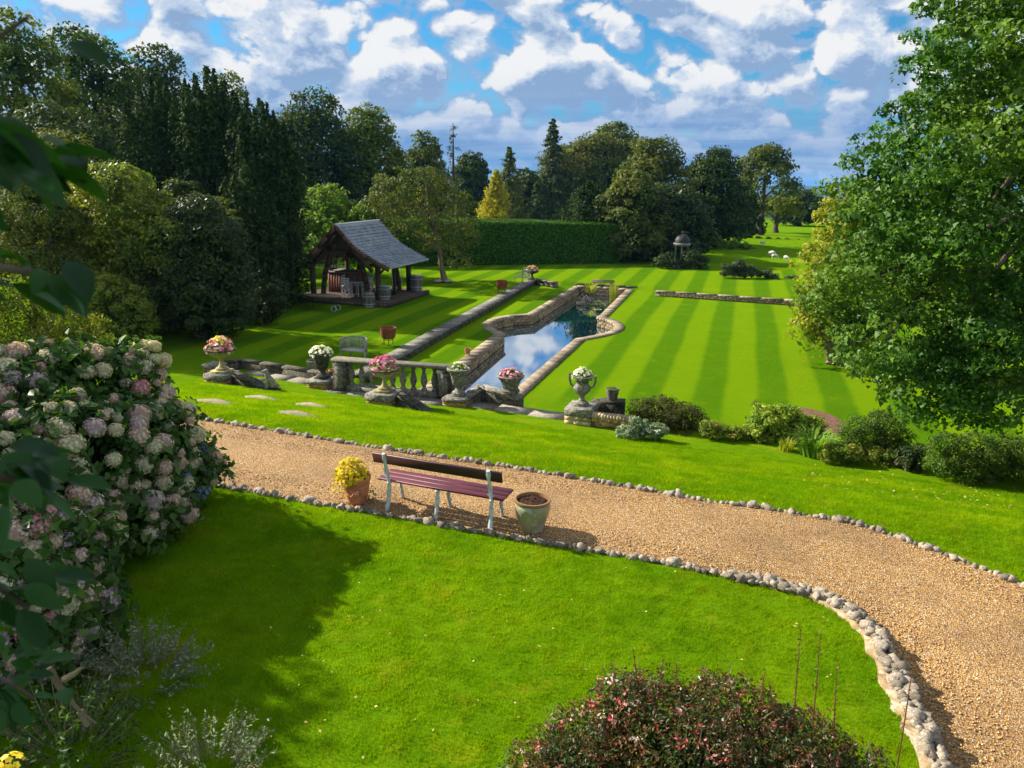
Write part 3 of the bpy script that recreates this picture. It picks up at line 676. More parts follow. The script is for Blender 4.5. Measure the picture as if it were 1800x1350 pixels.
def leaf_mesh(name, P_, N_, size, mat, r_, shape='fold', asp=.55, jit=.6, rnd=None):
    n = len(P_); N_ = N_/np.maximum(np.linalg.norm(N_, axis=1, keepdims=True), 1e-6); N_ = N_+r_.normal(0, jit, (n, 3)); N_ /= np.maximum(np.linalg.norm(N_, axis=1, keepdims=True), 1e-6)
    t1 = r_.normal(0, 1, (n, 3)); t1 -= N_*np.sum(t1*N_, 1, keepdims=True); t1 /= np.maximum(np.linalg.norm(t1, axis=1, keepdims=True), 1e-6); t2 = np.cross(N_, t1)
    s_ = np.asarray(size).reshape(-1, 1)
    if rnd is None: rnd = r_.uniform(0, 1, n)
    if shape == 'quad':
        V = np.stack([P_-t1*s_*.5, P_+t2*s_*asp*.5, P_+t1*s_*.5, P_-t2*s_*asp*.5], 1).reshape(-1, 3)
        return npmesh(name, V, np.arange(4*n), np.full(n, 4), mat, rnd)
    if shape == 'fold':
        h_ = N_*s_*.10
        V = np.stack([P_-t1*s_*.5, P_+t2*s_*asp*.5+h_, P_+t1*s_*.5, P_-t2*s_*asp*.5+h_], 1).reshape(-1, 3)
        b_ = (np.arange(n)*4)[:, None]; Fc = (b_+np.array([[0, 1, 2, 0, 2, 3]])).ravel()
        return npmesh(name, V, Fc, np.full(2*n, 3), mat, np.repeat(rnd, 2))
    if shape == 'lobed':
        rad = [.5, .24, .5, .24, .5, .24]; vs_ = []
        for k in range(6):
            th = 2*math.pi*k/6; vs_.append(P_+(t1*math.cos(th)+t2*math.sin(th)*.85)*s_*rad[k]+N_*s_*(.08 if k % 2 else -.03))
        V = np.stack(vs_, 1).reshape(-1, 3)
        return npmesh(name, V, np.arange(6*n), np.full(n, 6), mat, rnd)

mPetPink = leafmat('pink_petals', [(0, (.62, .05, .16)), (.35, (.75, .16, .30)), (.7, (.80, .45, .50)), (1, (.85, .75, .68))], .25, .5)
mPetMag = leafmat('magenta_petals', [(0, (.55, .04, .20)), (.5, (.70, .12, .34)), (1, (.82, .40, .52))], .25, .5)
mPetWhite = leafmat('white_petals', [(0, (.80, .76, .62)), (1, (.88, .88, .80))], .25, .5)
mPetYel = leafmat('yellow_petals', [(0, (.72, .50, .02)), (1, (.82, .70, .08))], .3, .5)
mPetSalmon = leafmat('salmon_petals', [(0, (.65, .22, .14)), (1, (.80, .50, .38))], .25, .5)
mLeafPot = leafmat('bedding_leaf', [(0, (.035, .085, .012)), (1, (.12, .20, .03))], .3, .5)
mLeafBright = leafmat('bright_bedding_leaf', [(0, (.09, .18, .02)), (1, (.26, .32, .05))], .35, .5)
TAZZA = [(.20, 0), (.20, .05), (.12, .09), (.075, .16), (.06, .24), (.075, .33), (.13, .36), (.30, .42), (.40, .50), (.43, .56), (.47, .58), (.475, .62), (.43, .63), (.36, .60), (.02, .58)]
BELL = [(.19, 0), (.19, .04), (.12, .08), (.08, .14), (.10, .19), (.17, .24), (.20, .34), (.22, .46), (.27, .56), (.33, .61), (.34, .65), (.30, .66), (.25, .62), (.02, .60)]
KRATER = [(.17, 0), (.17, .04), (.09, .08), (.06, .15), (.07, .20), (.15, .27), (.21, .35), (.21, .42), (.15, .50), (.16, .58), (.24, .66), (.29, .69), (.27, .71), (.22, .68), (.02, .67)]
BASKET = [(.26, 0), (.27, .05), (.22, .10), (.24, .2), (.30, .32), (.37, .40), (.40, .44), (.37, .47), (.31, .44), (.02, .42)]
def urn(label, loc, prof, hgt, rim, mat, plinth=.0, flower=None, frad=None, fh=.3, ribs=0, handles=False, fsize=.055, nf=90, leafm=None, extra=None, rimmat=None):
    root = thing('planted_urn', label, 'urn', loc, RZ)
    H = max(p_[1] for p_ in prof); RR = max(p_[0] for p_ in prof); k = hgt/H; kr = rim/RR
    z0 = 0
    if plinth: MB().box((0, 0, plinth/2), (rim*1.05, rim*1.05, plinth), bev=.01).build('plinth', mat, root); z0 = plinth
    n = len(prof); split = next(i for i in range(n) if prof[i][0] == min(q[0] for q in prof[:n-2] if q[0] > .03) )
    MB().lathe([(r_*kr, z_*k) for r_, z_ in prof[:split+1]], 20).build('foot', mat, root, True, loc=(0, 0, z0))
    cut = n-4
    MB().lathe([(r_*kr, z_*k) for r_, z_ in prof[split:cut+1]], 40 if ribs else 24, rib=.035 if ribs else 0, nrib=ribs).build('bowl', mat, root, True, loc=(0, 0, z0+.001))
    MB().lathe([(r_*kr*1.01, z_*k) for r_, z_ in prof[cut-1:]], 28).build('rim', rimmat or mat, root, True, loc=(0, 0, z0+.002))
    if handles:
        for s_ in (-1, 1):
            m = MB(); m.tube([(s_*rim*.6, 0, z0+hgt*.56), (s_*rim*.98, 0, z0+hgt*.62), (s_*rim*1.15, 0, z0+hgt*.82), (s_*rim*1.12, 0, z0+hgt*1.0), (s_*rim*.8, 0, z0+hgt*.97)], [.02, .028, .03, .035, .02], 7); m.build('handle', mat, root, True)
    fr = frad or rim*.95; top = z0+hgt*.93
    pl = place('planting', leaves_dome(420, fr*.97, fh*.82, leafm or mLeafPot, .085, int(hgt*1e4) % 97, asp=.6), root, (0, 0, top-.02))
    if flower: place('blossom', flowers_mesh(nf, fr, fh, flower, fsize, int(rim*1e4) % 89), pl, (0, 0, 0)); 
    if extra: place('blossom', flowers_mesh(extra[1], fr*extra[2], fh*extra[3], extra[0], fsize, 77), pl, (0, 0, extra[4]))
    return root
# pedestals and their urns
_, tA = pedestal('rough-capped brick pedestal under the leftmost pink-planted tazza, by the left lawn', 393, 676, .80, .40)
pedestal('small mossy stone block with brick foot just behind the leftmost urn', 379, 656, .55, .34)
_, tC = pedestal('rough-capped brick pedestal in front of the balustrade holding the pink-planted tazza', 677, 713, .80, .42)
_, tB = pedestal('flat stone plinth left of the balustrade carrying the dark urn of white flowers', 568, 679, .72, .26)
_, tD = pedestal('stone plinth right of the balustrade carrying the grey urn with small cream flowers', 806, 710, .72, .26)
_, tF = pedestal('brick and stone pedestal at the right end carrying the ornate handled urn', 1021, 741, .74, .46, mb=mPaleBrick)
urn('cream tazza urn full of pink and yellow bedding flowers, farthest left, by the left lawn', tA, TAZZA, .66, .46, mCream, .08, mPetPink, .44, .42, extra=(mPetYel, 35, .5, .35, .30), rimmat=mStoneDark, nf=110)
urn('cream tazza urn of magenta pink geraniums in front of the balustrade', tC, TAZZA, .60, .43, mCream, .07, mPetMag, .40, .42, rimmat=mStoneDark, nf=85)
urn('dark bell-shaped urn heaped with white flowers, left of the balustrade', tB, BELL, .78, .35, mStoneDark, .05, mPetWhite, .36, .26, leafm=mLeafBright, nf=120)
urn('grey bell-shaped urn with small cream flowers, right of the balustrade', tD, BELL, .74, .33, mStoneGrey, .05, mPetWhite, .26, .26, leafm=mLeafBright, nf=45, fsize=.035)
urn('ornate handled stone urn with white blossoms, rightmost on the terrace', tF, KRATER, .78, .31, mStoneGrey, .04, mPetWhite, .26, .28, handles=True, ribs=10, nf=110, fsize=.04, leafm=mLeafBright)
# low parapet carrying the basket urn
def sloped_wall(label, pts_px, z, hts, thk, mat, name='parapet_wall'):
    P_ = [atZ(px, py, z)[:2] for px, py in pts_px]; root = thing(name, label, 'wall', (P_[0][0], P_[0][1], z)); og = np.array(root.location)
    for i in range(len(P_)-1):
        a, b_ = P_[i], P_[i+1]; L_ = np.linalg.norm(b_-a); dd = (b_-a)/L_; nn = np.array([dd[1], -dd[0]]); n = max(1, int(L_/.7))
        for k in range(n):
            f0, f1 = k/n+.006, (k+1)/n-.006; p0 = a+dd*L_*f0; p1 = a+dd*L_*f1; h0 = hts[i]*(1-f0)+hts[i+1]*f0; h1 = hts[i]*(1-f1)+hts[i+1]*f1
            m = MB(); m.prism([p0-nn*thk/2, p1-nn*thk/2, p1+nn*thk/2, p0+nn*thk/2], [z+h0-.08, z+h1-.08, z+h1-.08, z+h0-.08], [z+h0, z+h1, z+h1, z+h0]); m.build('coping_stone', mat, root, org=og)
        m = MB(); k_ = .40; m.prism([a-nn*thk*k_, b_-nn*thk*k_, b_+nn*thk*k_, a+nn*thk*k_], z-.3, [z+hts[i]-.082, z+hts[i+1]-.082, z+hts[i+1]-.082, z+hts[i]-.082]); m.build('wall_core', mStoneDark, root, org=og)
    return root
sloped_wall('long dark low parapet wall curving behind the stepping flags at the left lawn', [(398, 653), (424, 648), (500, 658), (590, 672)], TZ, [.38, .34, .30, .26], .26, mStoneDark)
sloped_wall('dark wing wall sloping down to the right from the leftmost pedestal', [(412, 677), (446, 684), (474, 690)], TZ, [.40, .30, .06], .32, mStoneDark)
sloped_wall('dark wing wall sloping down to the right from the pedestal before the balustrade', [(700, 716), (736, 726), (766, 732)], TZ-.02, [.42, .26, .06], .32, mStoneDark)
sloped_wall('low stone parapet rising behind the terrace edge and carrying the basket urn', [(826, 706), (846, 703), (916, 714)], TZ, [.26, .44, .28], .40, mStoneGrey)
qE = atZ(897, 711, TZ)
urn('wide grey basket-shaped urn with pink and white geraniums, at the pool corner', (qE[0], qE[1], TZ+.33), BASKET, .50, .39, mStoneGrey, .05, mPetPink, .36, .24, ribs=16, nf=80)
sloped_wall('short dark parapet block behind the rightmost urn holding a small pot', [(1046, 734), (1054, 727), (1098, 730)], TZ, [.30, .42, .42], .42, mStoneDark)
qp = atZ(1075, 728, TZ)
def plain_pot(name, label, loc, r0, r1, h, mat, plant=None, group=None, soil=True, cat='pot'):
    root = thing(name, label, cat, loc, random.uniform(0, 1))
    MB().lathe([(r0*.96, 0), (r0, .01), (r1*.95, h*.82), (r1*1.02, h*.84), (r1*1.05, h*.98), (r1, h), (r1*.86, h*.99), (r1*.84, h*.86), (.01, h*.86)], 24).build('pot_body', mat, root, True)
    MB().lathe([(r1*.84, 0), (r1*.5, .012), (.01, .015)], 16).build('soil', mSoil, root, True, loc=(0, 0, h*.87))
    if plant: place('plant', plant, root, (0, 0, h*.9))
    return root
plain_pot('stone_pot', 'small pale bucket-shaped pot on the dark block behind the rightmost urn', (qp[0], qp[1], TZ+.42), .13, .18, .32, mStoneGrey, leaves_dome(50, .14, .1, mLeafBright, .06, 3))
qp = atZ(551, 652, TZ+.06); plain_pot('stone_pot', 'pale stone pot with carved sides standing behind the dark urn of white flowers', (qp[0], qp[1], TZ), .15, .20, .42, mStone)
qp = atZ(587, 668, TZ); plain_pot('clay_pot', 'round tan clay jar tucked between the dark urn and the balustrade pier', (qp[0], qp[1], TZ), .13, .16, .34, mTerra)
qp = atZ(822, 622, POOLZ+.05); plain_pot('terracotta_pot', 'tiny terracotta pot on the left coping of the pool', (qp[0], qp[1], POOLZ+.06), .09, .12, .20, mTerra)

# flag strips of the terrace
tp = thing('terrace_paving', 'weathered flag paving of the terrace in front of the balustrade and urns', 'paving', (-3, 21, TZ)); tpo = np.array(tp.location)
def strip_px(px0, px1, z, wdt, step, mat=mStoneGrey, zlift=.03):
    a = atZ(*px0, z)[:2]; b_ = atZ(*px1, z)[:2]; slab_row(tp, 'flagstone', a, b_, wdt, step, z+zlift, .12, mat, tpo, .008)
strip_px((444, 684), (652, 713), TZ, .42, .75); strip_px((455, 650), (566, 670), TZ, .62, .7, mStone); strip_px((400, 662), (470, 668), TZ, .5, .6, mStone)
strip_px((826, 704), (1003, 729), TZ, .62, .8, mStone); strip_px((600, 676), (800, 700), TZ, .95, .7, mStoneGrey)
strip_px((700, 722), (768, 733), TZ, .5, .6); strip_px((768, 728), (1000, 751), TZ-.03, .32, .6, mStoneDark, .02)
# brick-on-edge coping at the right end
qa = atZ(1040, 748, TZ)[:2]; qb = atZ(1116, 756, TZ)[:2]; dd = (qb-qa); L_ = np.linalg.norm(dd); dd /= L_; nn = np.array([dd[1], -dd[0]])
bw = thing('brick_wall', 'low pale brick wall with bricks set on edge right of the last urn', 'wall', (qa[0], qa[1], TZ), math.atan2(dd[1], dd[0]))
MB().box((L_/2, 0, .05), (L_, .2, .38)).build('core', mMortar, bw)
nb = 14
for k in range(nb): MB().box((0, 0, 0), (L_/nb-.014, .25, .11), bev=.008).build('brick', mPaleBrick, bw, loc=((k+.5)*L_/nb, 0, .30))
for c_ in range(2):
    for k in range(6):
        x0 = (k+.5*(c_ % 2))*L_/6+.02; x1 = min(x0+L_/6-.012, L_)
        if x1-x0 > .05: MB().box((0, 0, 0), (x1-x0, .08, .085), bev=.004).build('brick', mBrick, bw, loc=((x0+x1)/2, -.09, .19-.1*c_))
qs = atZ(1128, 752, TZ)
st_ = MB().box((0, 0, .18), (.34, .42, .12), ry=R(22), bev=.02).build('sloping_stone', mStone, None, loc=(qs[0], qs[1], TZ)); st_.rotation_euler = (0, R(-30), R(-40)); tag(st_, 'pale sloping stone slab ending the low brick wall beside the brown shrub', 'stone')
# stepping stones
steps = [((385, 716), 'pale square stepping stone in the grass, farthest left of the four'), ((462, 703), 'pale square stepping stone below the dark wing wall, nearest the statue'), ((551, 716), 'pale square stepping stone farthest right of the four'), ((528, 737), 'pale square stepping stone nearest the gravel path')]
for (px, py), lb in steps:
    z_ = -1.2
    for _ in range(5): q = atZ(px, py, z_); z_ = tz(q[0], q[1])
    o = MB().box((0, 0, 0), (.62, .62, .06), bev=.012).build('stepping_stone', mCope, None, loc=(q[0], q[1], z_+.012)); 
    gx = (tz(q[0]+.2, q[1])-tz(q[0]-.2, q[1]))/.4; gy = (tz(q[0], q[1]+.2)-tz(q[0], q[1]-.2))/.4
    o.rotation_euler = (math.atan(gy), -math.atan(gx), R(-22)); tag(o, lb, 'stepping stone', 'stepping stones in the sloping lawn')
# balustrade
qa = atZ(602, 686, TZ)[:2]; qb = atZ(783, 701, TZ)[:2]; dd = qb-qa; L_ = np.linalg.norm(dd); bz = math.atan2(dd[1], dd[0])
BH = height_px(602, 686, 628, TZ)
bal = thing('balustrade', 'weathered stone balustrade with square end piers and turned balusters above the pool', 'balustrade', (qa[0], qa[1], TZ), bz)
MB().box((L_/2, 0, BH-.06), (L_+.5, .34, .10), bev=.02).build('top_rail', mStone, bal)
MB().box((L_/2, 0, .10), (L_-.40, .30, .20), bev=.02).build('plinth', mStoneGrey, bal)
for xx in (0, L_):
    pr = MB().box((xx, 0, (BH-.12)/2), (.40, .38, BH-.115), bev=.015).build('pier', mStoneDark, bal)
    MB().box((xx, -.195, (BH-.12)/2), (.26, .02, BH-.35), bev=.006).build('panel', mStoneGrey, pr)
bprof = [(.085, 0), (.085, .05), (.05, .08), (.06, .12), (.095, .22), (.10, .30), (.075, .40), (.045, .52), (.05, .56), (.08, .60), (.08, .64)]
bh = BH-.11-.20; bm_ = MB().lathe([(r_, z_*bh/.64) for r_, z_ in bprof], 14).build('baluster', mStoneGrey, mesh_only=True, smooth=True)
for k in range(9): place('baluster', bm_, bal, ((k+1)*L_/10+.0, 0, .20))
# pedestalled figure of a seated hound
q = atZ(477, 690, TZ); dog = thing('hound_statue', 'small weathered statue of a seated hound on the dark flags', 'statue', (q[0], q[1], TZ+.05), R(-150))
MB().box((0, 0, .03), (.5, .3, .06), bev=.01).build('base', mStoneDark, dog)
me = bpy.data.meshes.new('body')
sk = [((-.12, 0, .13), .12), ((-.02, 0, .22), .125), ((.06, 0, .34), .11), ((.09, 0, .46), .07), ((.10, 0, .56), .06), ((.20, 0, .57), .038), ((.25, 0, .555), .026),
      ((.09, .06, .32), .05), ((.12, .06, .16), .035), ((.13, .06, .08), .035), ((.18, .06, .07), .03), ((.09, -.06, .32), .05), ((.12, -.06, .16), .035), ((.13, -.06, .08), .035), ((.18, -.06, .07), .03),
      ((-.08, .10, .15), .075), ((.04, .11, .09), .045), ((-.08, -.10, .15), .075), ((.04, -.11, .09), .045), ((-.22, 0, .09), .03), ((-.26, .08, .08), .018), ((.08, .045, .63), .018), ((.08, -.045, .63), .018)]
ed = [(0, 1), (1, 2), (2, 3), (3, 4), (4, 5), (5, 6), (2, 7), (7, 8), (8, 9), (9, 10), (2, 11), (11, 12), (12, 13), (13, 14), (0, 15), (15, 16), (0, 17), (17, 18), (0, 19), (19, 20), (4, 21), (4, 22)]
me.from_pydata([s_[0] for s_ in sk], ed, []); me.materials.append(mStone); o = bpy.data.objects.new('body', me); link(o, dog); o.location = (0, 0, .05)
md = o.modifiers.new('skin', 'SKIN'); 
for i, s_ in enumerate(sk): me.skin_vertices[0].data[i].radius = (s_[1], s_[1])
me.skin_vertices[0].data[0].use_root = True
o.modifiers.new('sub', 'SUBSURF').render_levels = 2

# ================================================================ things on the lawn
def rust_bowl(label, px, py, z, r_, h):
    q = atZ(px, py, z); root = thing('fire_bowl', label, 'fire bowl', (q[0], q[1], z), .3)
    m = MB().lathe([(r_*.62, h*.36), (r_*.80, h*.40), (r_*.93, h*.6), (r_, h*.97), (r_*1.03, h), (r_*.97, h), (r_*.9, h*.62), (.01, h*.46)], 24); m.build('bowl', mRust, root, True)
    for k in range(3):
        a = k*2.09+.4; m = MB(); m.tube([(r_*.62*math.cos(a), r_*.62*math.sin(a), 0), (r_*.66*math.cos(a), r_*.66*math.sin(a), h*.45)], .014, 6); m.build('leg', mIronDk, root, True)
    MB().tube([(r_*.5*math.cos(a), r_*.5*math.sin(a), h*.30) for a in np.linspace(0, 6.28, 17)], .010, 5, False).build('ring', mIronDk, root, True)
    return root
rust_bowl('rust-brown fire bowl on thin legs on the flag strip, nearer the curved seat', 683, 606, -1.56, .30, .66)
rust_bowl('small rust-brown fire bowl on thin legs far along the flag strip', 882, 515, -1.56, .33, .68)
# curved garden seat
q = atZ(622, 636, -1.62); cs_ = thing('curved_seat', 'pale curved-back garden seat behind the left end of the balustrade', 'garden seat', (q[0], q[1], -1.62), R(-20)); cs_.scale = (.78, .78, .95)
arc = np.linspace(R(-10), R(190), 15); RX, RY = .62, .48
MB().prism([(RX*.93*math.cos(a), RY*.93*math.sin(a)) for a in arc]+[(-.5, -.16), (.5, -.16)], .40, .45).build('seat', mGreyW, cs_)
MB().tube([(RX*math.cos(a), RY*math.sin(a), .80+.06*math.sin(max(0, a))) for a in arc], .035, 8).build('back_rail', mGreyW, cs_, True)
MB().tube([(RX*math.cos(a), RY*math.sin(a), .36) for a in arc], .03, 8).build('seat_rail', mGreyW, cs_, True)
for a in np.linspace(R(-6), R(186), 30): MB().beam((RX*math.cos(a), RY*math.sin(a), .37), (RX*math.cos(a), RY*math.sin(a), .80+.05*math.sin(max(0, a))), .035, .012, (0, 1, 0)).build('slat', mGreyW, cs_)
for (x_, y_) in ((.6, -.08), (-.6, -.08), (.38, .36), (-.38, .36)): MB().tube([(x_, y_, 0), (x_, y_, .42)], .028, 7).build('leg', mGreyW, cs_, True)
# slatted iron seat far along the strip
q = atZ(917, 499, -1.56); ms = thing('slatted_seat', 'silvery slatted garden armchair at the far end of the flag strip', 'garden seat', (q[0], q[1], -1.56), R(-62))
for k in range(5): MB().box((0, -.2+.1*k, .43), (.95, .07, .025)).build('seat_slat', mGreyW, ms)
for k in range(5): MB().box((0, .26+.02*k, .52+.1*k), (.95, .02, .06)).build('back_slat', mGreyW, ms)
for sx in (-1, 1):
    MB().tube([(sx*.45, -.22, 0), (sx*.45, -.2, .62), (sx*.45, .24, .66)], .02, 6).build('arm', mGreyW, ms, True)
    MB().tube([(sx*.42, .24, 0), (sx*.42, .26, .45), (sx*.42, .36, 1.0)], .02, 6).build('leg', mGreyW, ms, True)
q = atZ(935, 491, -1.56); _ = urn('dark pedestal bowl of salmon flowers beside the slatted seat, far end of the strip', (q[0], q[1], -1.56), TAZZA, .52, .46, mStoneDark, .05, mPetSalmon, .42, .34, nf=60, fsize=.07)

# ---------------------------------------------------------------- park bench on the path
bA = atZ(683, 896, .02)[:2]; bB = atZ(862, 930, .02)[:2]; dd = bB-bA; L_ = np.linalg.norm(dd); brz = math.atan2(dd[1], dd[0])
pb = thing('park_bench', 'maroon plank park bench on pale branch-shaped iron legs on the gravel path', 'bench', (bA[0], bA[1], .02), brz)
rj = random.Random(4)
def branch(pts, r0, r1, knots=5):
    n = 14; P_ = [Vector(p_) for p_ in pts]; res = []; rad = []
    L2 = len(P_)-1
    for i in range(n+1):
        u_ = i/n*L2; k = min(int(u_), L2-1); f_ = u_-k; c = P_[k].lerp(P_[k+1], f_)
        res.append(c+Vector((rj.uniform(-.006, .006), rj.uniform(-.008, .008), 0))); rad.append((r0*(1-i/n)+r1*i/n)*(1+.38*(i % 3 == 1)+rj.uniform(-.1, .12)))
    return res, rad
SEATZ = .43
for xx, full in ((0, True), (L_*.485, False), (L_, True)):
    if full: pts_ = [(xx, -.03, 0), (xx, .03, .22), (xx, .04, .42), (xx, -.03, .62), (xx, -.09, .86)]
    else: pts_ = [(xx, -.03, 0), (xx, .03, .22), (xx, .05, .41)]
    p_, r_ = branch(pts_, .026, .024); lg = MB().tube(p_, r_, 8).build('leg', mIron, pb, True)
    if full:
        for (dx_, dz_) in ((.035, .30), (-.03, .50), (.03, .74), (-.02, .84)): MB().tube([(xx, .02 if dz_ < .5 else -.05, dz_), (xx+dx_, .01 if dz_ < .5 else -.06, dz_+.025)], [.018, .008], 6).build('branch_stub', mIron, lg, True)
    p_, r_ = branch([(xx, .42, 0), (xx, .36, .22), (xx, .33, .41)], .024, .022); MB().tube(p_, r_, 8).build('leg', mIron, pb, True)
    MB().beam((xx, -.0, SEATZ-.035), (xx, .38, SEATZ-.035), .03, .03).build('seat_support', mIron, pb)
for k, yy in enumerate((.075, .205, .335)):
    MB().box((L_/2, yy, SEATZ), (L_+.34, .118, .032), bev=.006).build('seat_plank', mMaroon, pb)
for k, (yy, zz) in enumerate(((-.055, .775),)): MB().box((L_/2, yy, zz), (L_+.36, .032, .155), rx=R(14), bev=.006).build('back_plank', mMaroonD, pb)
for xx in (0, L_): MB().tube([(xx, -.085, .80), (xx, -.095, .80)], .012, 8).build('bolt', mIron, pb)
# two path pots
q = atZ(629, 882, .02); tpot = thing('terracotta_pot', 'terracotta pot of yellow foliage left of the maroon bench', 'potted plant', (q[0], q[1], .02))
MB().lathe([(.115, 0), (.13, .01), (.155, .13), (.162, .14), (.158, .15), (.172, .25), (.178, .26), (.176, .27), (.185, .34), (.195, .345), (.20, .385), (.18, .39), (.165, .36), (.01, .35)], 28).build('pot_body', mTerra, tpot, True)
MB().lathe([(.165, 0), (.01, .01)], 14).build('soil', mSoil, tpot, loc=(0, 0, .362))
mYL = leafmat('golden_leaf', [(0, (.35, .34, .02)), (.6, (.62, .50, .02)), (1, (.66, .38, .04))], .4, .5)
pl = place('foliage', leaves_dome(330, .25, .28, mYL, .075, 12, asp=.75), tpot, (-.06, 0, .38)); pl.rotation_euler = (0, -.25, 0)
place('trailing_stem', leaves_dome(60, .16, .3, mYL, .06, 13, up=-.2), tpot, (-.22, -.02, .36)); place('trailing_leaf', leaves_dome(40, .1, .22, mLeafPot, .05, 15, up=-.1), tpot, (.2, .02, .12))
place('blossom', flowers_mesh(9, .08, .06, mPetSalmon, .03, 5), tpot, (.04, -.2, .17))
q = atZ(935, 931, .02); gp = thing('glazed_pot', 'large mottled green-brown glazed pot of bare soil right of the bench', 'pot', (q[0], q[1], .02))
MB().lathe([(.13, 0), (.145, .01), (.165, .08), (.21, .20), (.235, .32), (.232, .38), (.222, .40)], 36).build('pot_body', mGlaze, gp, True)
MB().lathe([(.222, .40), (.236, .405), (.244, .425), (.238, .445), (.215, .445), (.205, .41), (.203, .37), (.01, .365)], 36).build('rim', mGlazeRim, gp, True)
m = MB(); 
for i in range(9):
    for j in range(9):
        pass
MB().lathe([(.203, 0), (.14, .018), (.07, .012), (.01, .02)], 20).build('soil', mSoil, gp, True, loc=(0, 0, .400))
for k in range(26):
    a = random.uniform(0, 6.28); r_ = .17*math.sqrt(random.random()); place('soil_clod', rocks[3+k % 5], gp, (r_*math.cos(a), r_*math.sin(a), .415), (k, k*2, k), random.uniform(.008, .022)).data
sc_ = ico_rock(99, 1, .7, .2); clod = npmesh('soil_clod', np.array(sc_[0]), [i for f in sc_[1] for i in f], [3]*len(sc_[1]), mSoil)
for o in list(gp.children):
    if o.name.startswith('soil_clod'): o.data = clod

# ================================================================ oak-framed garden pavilion
pq = (atZ(554, 528, -1.6)+atZ(664, 535, -1.6))/2; PRZ = R(-17); PZ = tz(pq[0], pq[1])
pav = thing('garden_pavilion', 'open oak-framed garden pavilion with curved timbers and flared slate roof on a plank deck', 'pavilion', (pq[0], pq[1], PZ), PRZ)
hw, dp = 1.95, 3.8; eave, mid, apex = 2.05, 3.05, 4.12; DZ = .26
y0, y1 = -.75, dp+.35
def roof_side(sg):
    prof = [(0, apex), (.45, apex-.48), (.9, apex-.94), (1.25, apex-1.22), (1.7, apex-1.48), (2.3, apex-1.78), (2.98, apex-2.08)] if sg > 0 else [(0, apex), (.55, apex-.55), (1.1, apex-1.10), (1.7, apex-1.66), (2.28, apex-2.12)]
    rf = MB()
    # boards under the slates
    for i in range(len(prof)-1):
        (xa, za), (xb, zb) = prof[i], prof[i+1]
        rf.prism([(0, 0), (1, 0), (1, 1), (0, 1)], 0, 1) if False else None
        vs_ = [(sg*xa, y0, za), (sg*xb, y0, zb), (sg*xb, y1, zb), (sg*xa, y1, za)]; lo_ = [(x_, y_, z_-.05) for x_, y_, z_ in vs_]
        rf.add(vs_+lo_, [(0, 1, 2, 3), (7, 6, 5, 4), (0, 4, 5, 1), (2, 6, 7, 3), (1, 5, 6, 2), (3, 7, 4, 0)])
    ro = rf.build('roof', mOak, pav)
    # slate courses, each slate a small lapped tile
    L3 = [0]
    for i in range(len(prof)-1): L3.append(L3[-1]+math.hypot(prof[i+1][0]-prof[i][0], prof[i+1][1]-prof[i][1]))
    def at(s_):
        i = min(max(np.searchsorted(L3, s_)-1, 0), len(prof)-2); f_ = (s_-L3[i])/(L3[i+1]-L3[i]); return (prof[i][0]*(1-f_)+prof[i+1][0]*f_, prof[i][1]*(1-f_)+prof[i+1][1]*f_)
    nc = 18 if sg > 0 else 15; stp = L3[-1]/nc; m = MB(); rr3 = random.Random(6)
    for c_ in range(nc):
        xa, za = at(c_*stp); xb, zb = at(min((c_+1)*stp+.03, L3[-1]+.03)); nn_ = Vector((zb-za, 0, xa-xb)).normalized() if False else Vector((za-zb, 0, xb-xa)).normalized()
        w0 = .24; ns = int((y1-y0+.1)/w0); off = (c_ % 2)*w0/2
        for k in range(-1, ns+1):
            ya = max(y0-.05, y0-.05+k*w0+off+.004); yb = min(y1+.05, y0-.05+(k+1)*w0+off-.004)
            if yb-ya < .04: continue
            lift = .080+rr3.uniform(-.014, .014)
            a_ = Vector((xa, 0, za))+nn_*.008; b2 = Vector((xb, 0, zb))+nn_*lift
            vs_ = [(sg*a_.x, ya, a_.z), (sg*b2.x, ya, b2.z), (sg*b2.x, yb, b2.z), (sg*a_.x, yb, a_.z), (sg*(b2.x), ya, b2.z-.045), (sg*(b2.x), yb, b2.z-.045)]
            m.add(vs_, [(0, 1, 2, 3), (1, 4, 5, 2)])
    so_ = m.build('slates', mSlate, ro); so_['kind'] = 'stuff'
    (xe, ze) = prof[-1]
    MB().box((sg*(xe+.02), (y0+y1)/2, ze-.02), (.07, y1-y0+.1, .06)).build('eaves_edge', mLead, ro)
    # verge boards back and front
    for yy in (y0-.02, y1+.02):
        for i in range(len(prof)-1):
            MB().beam((sg*prof[i][0], yy, prof[i][1]-.10), (sg*prof[i+1][0], yy, prof[i+1][1]-.10), .04, .22, (0, 0, 1)).build('bargeboard', mOakRed, ro)
        MB().beam((sg*.95, yy+.05, apex-1.22), (sg*2.02, yy+.05, 1.82), .07, .20).build('inner_bargeboard', mOak, ro)
roof_side(1); roof_side(-1)
MB().tube([(0, y0-.05, apex+.02), (0, y1+.05, apex+.02)], .05, 8).build('ridge', mLead, pav, True)
def curved(a, b_, bulge, w_, nm='curved_timber', n=8):
    a = Vector(a); b_ = Vector(b_); m = MB(); pts_ = []
    for i in range(n+1):
        f_ = i/n; c = a.lerp(b_, f_); c.x += bulge*math.sin(math.pi*f_); pts_.append(c)
    for i in range(n): m.beam(pts_[i], pts_[i+1]+(pts_[i+1]-pts_[i])*.06, w_, .17, (0, 1, 0))
    m.build(nm, mOak, pav)
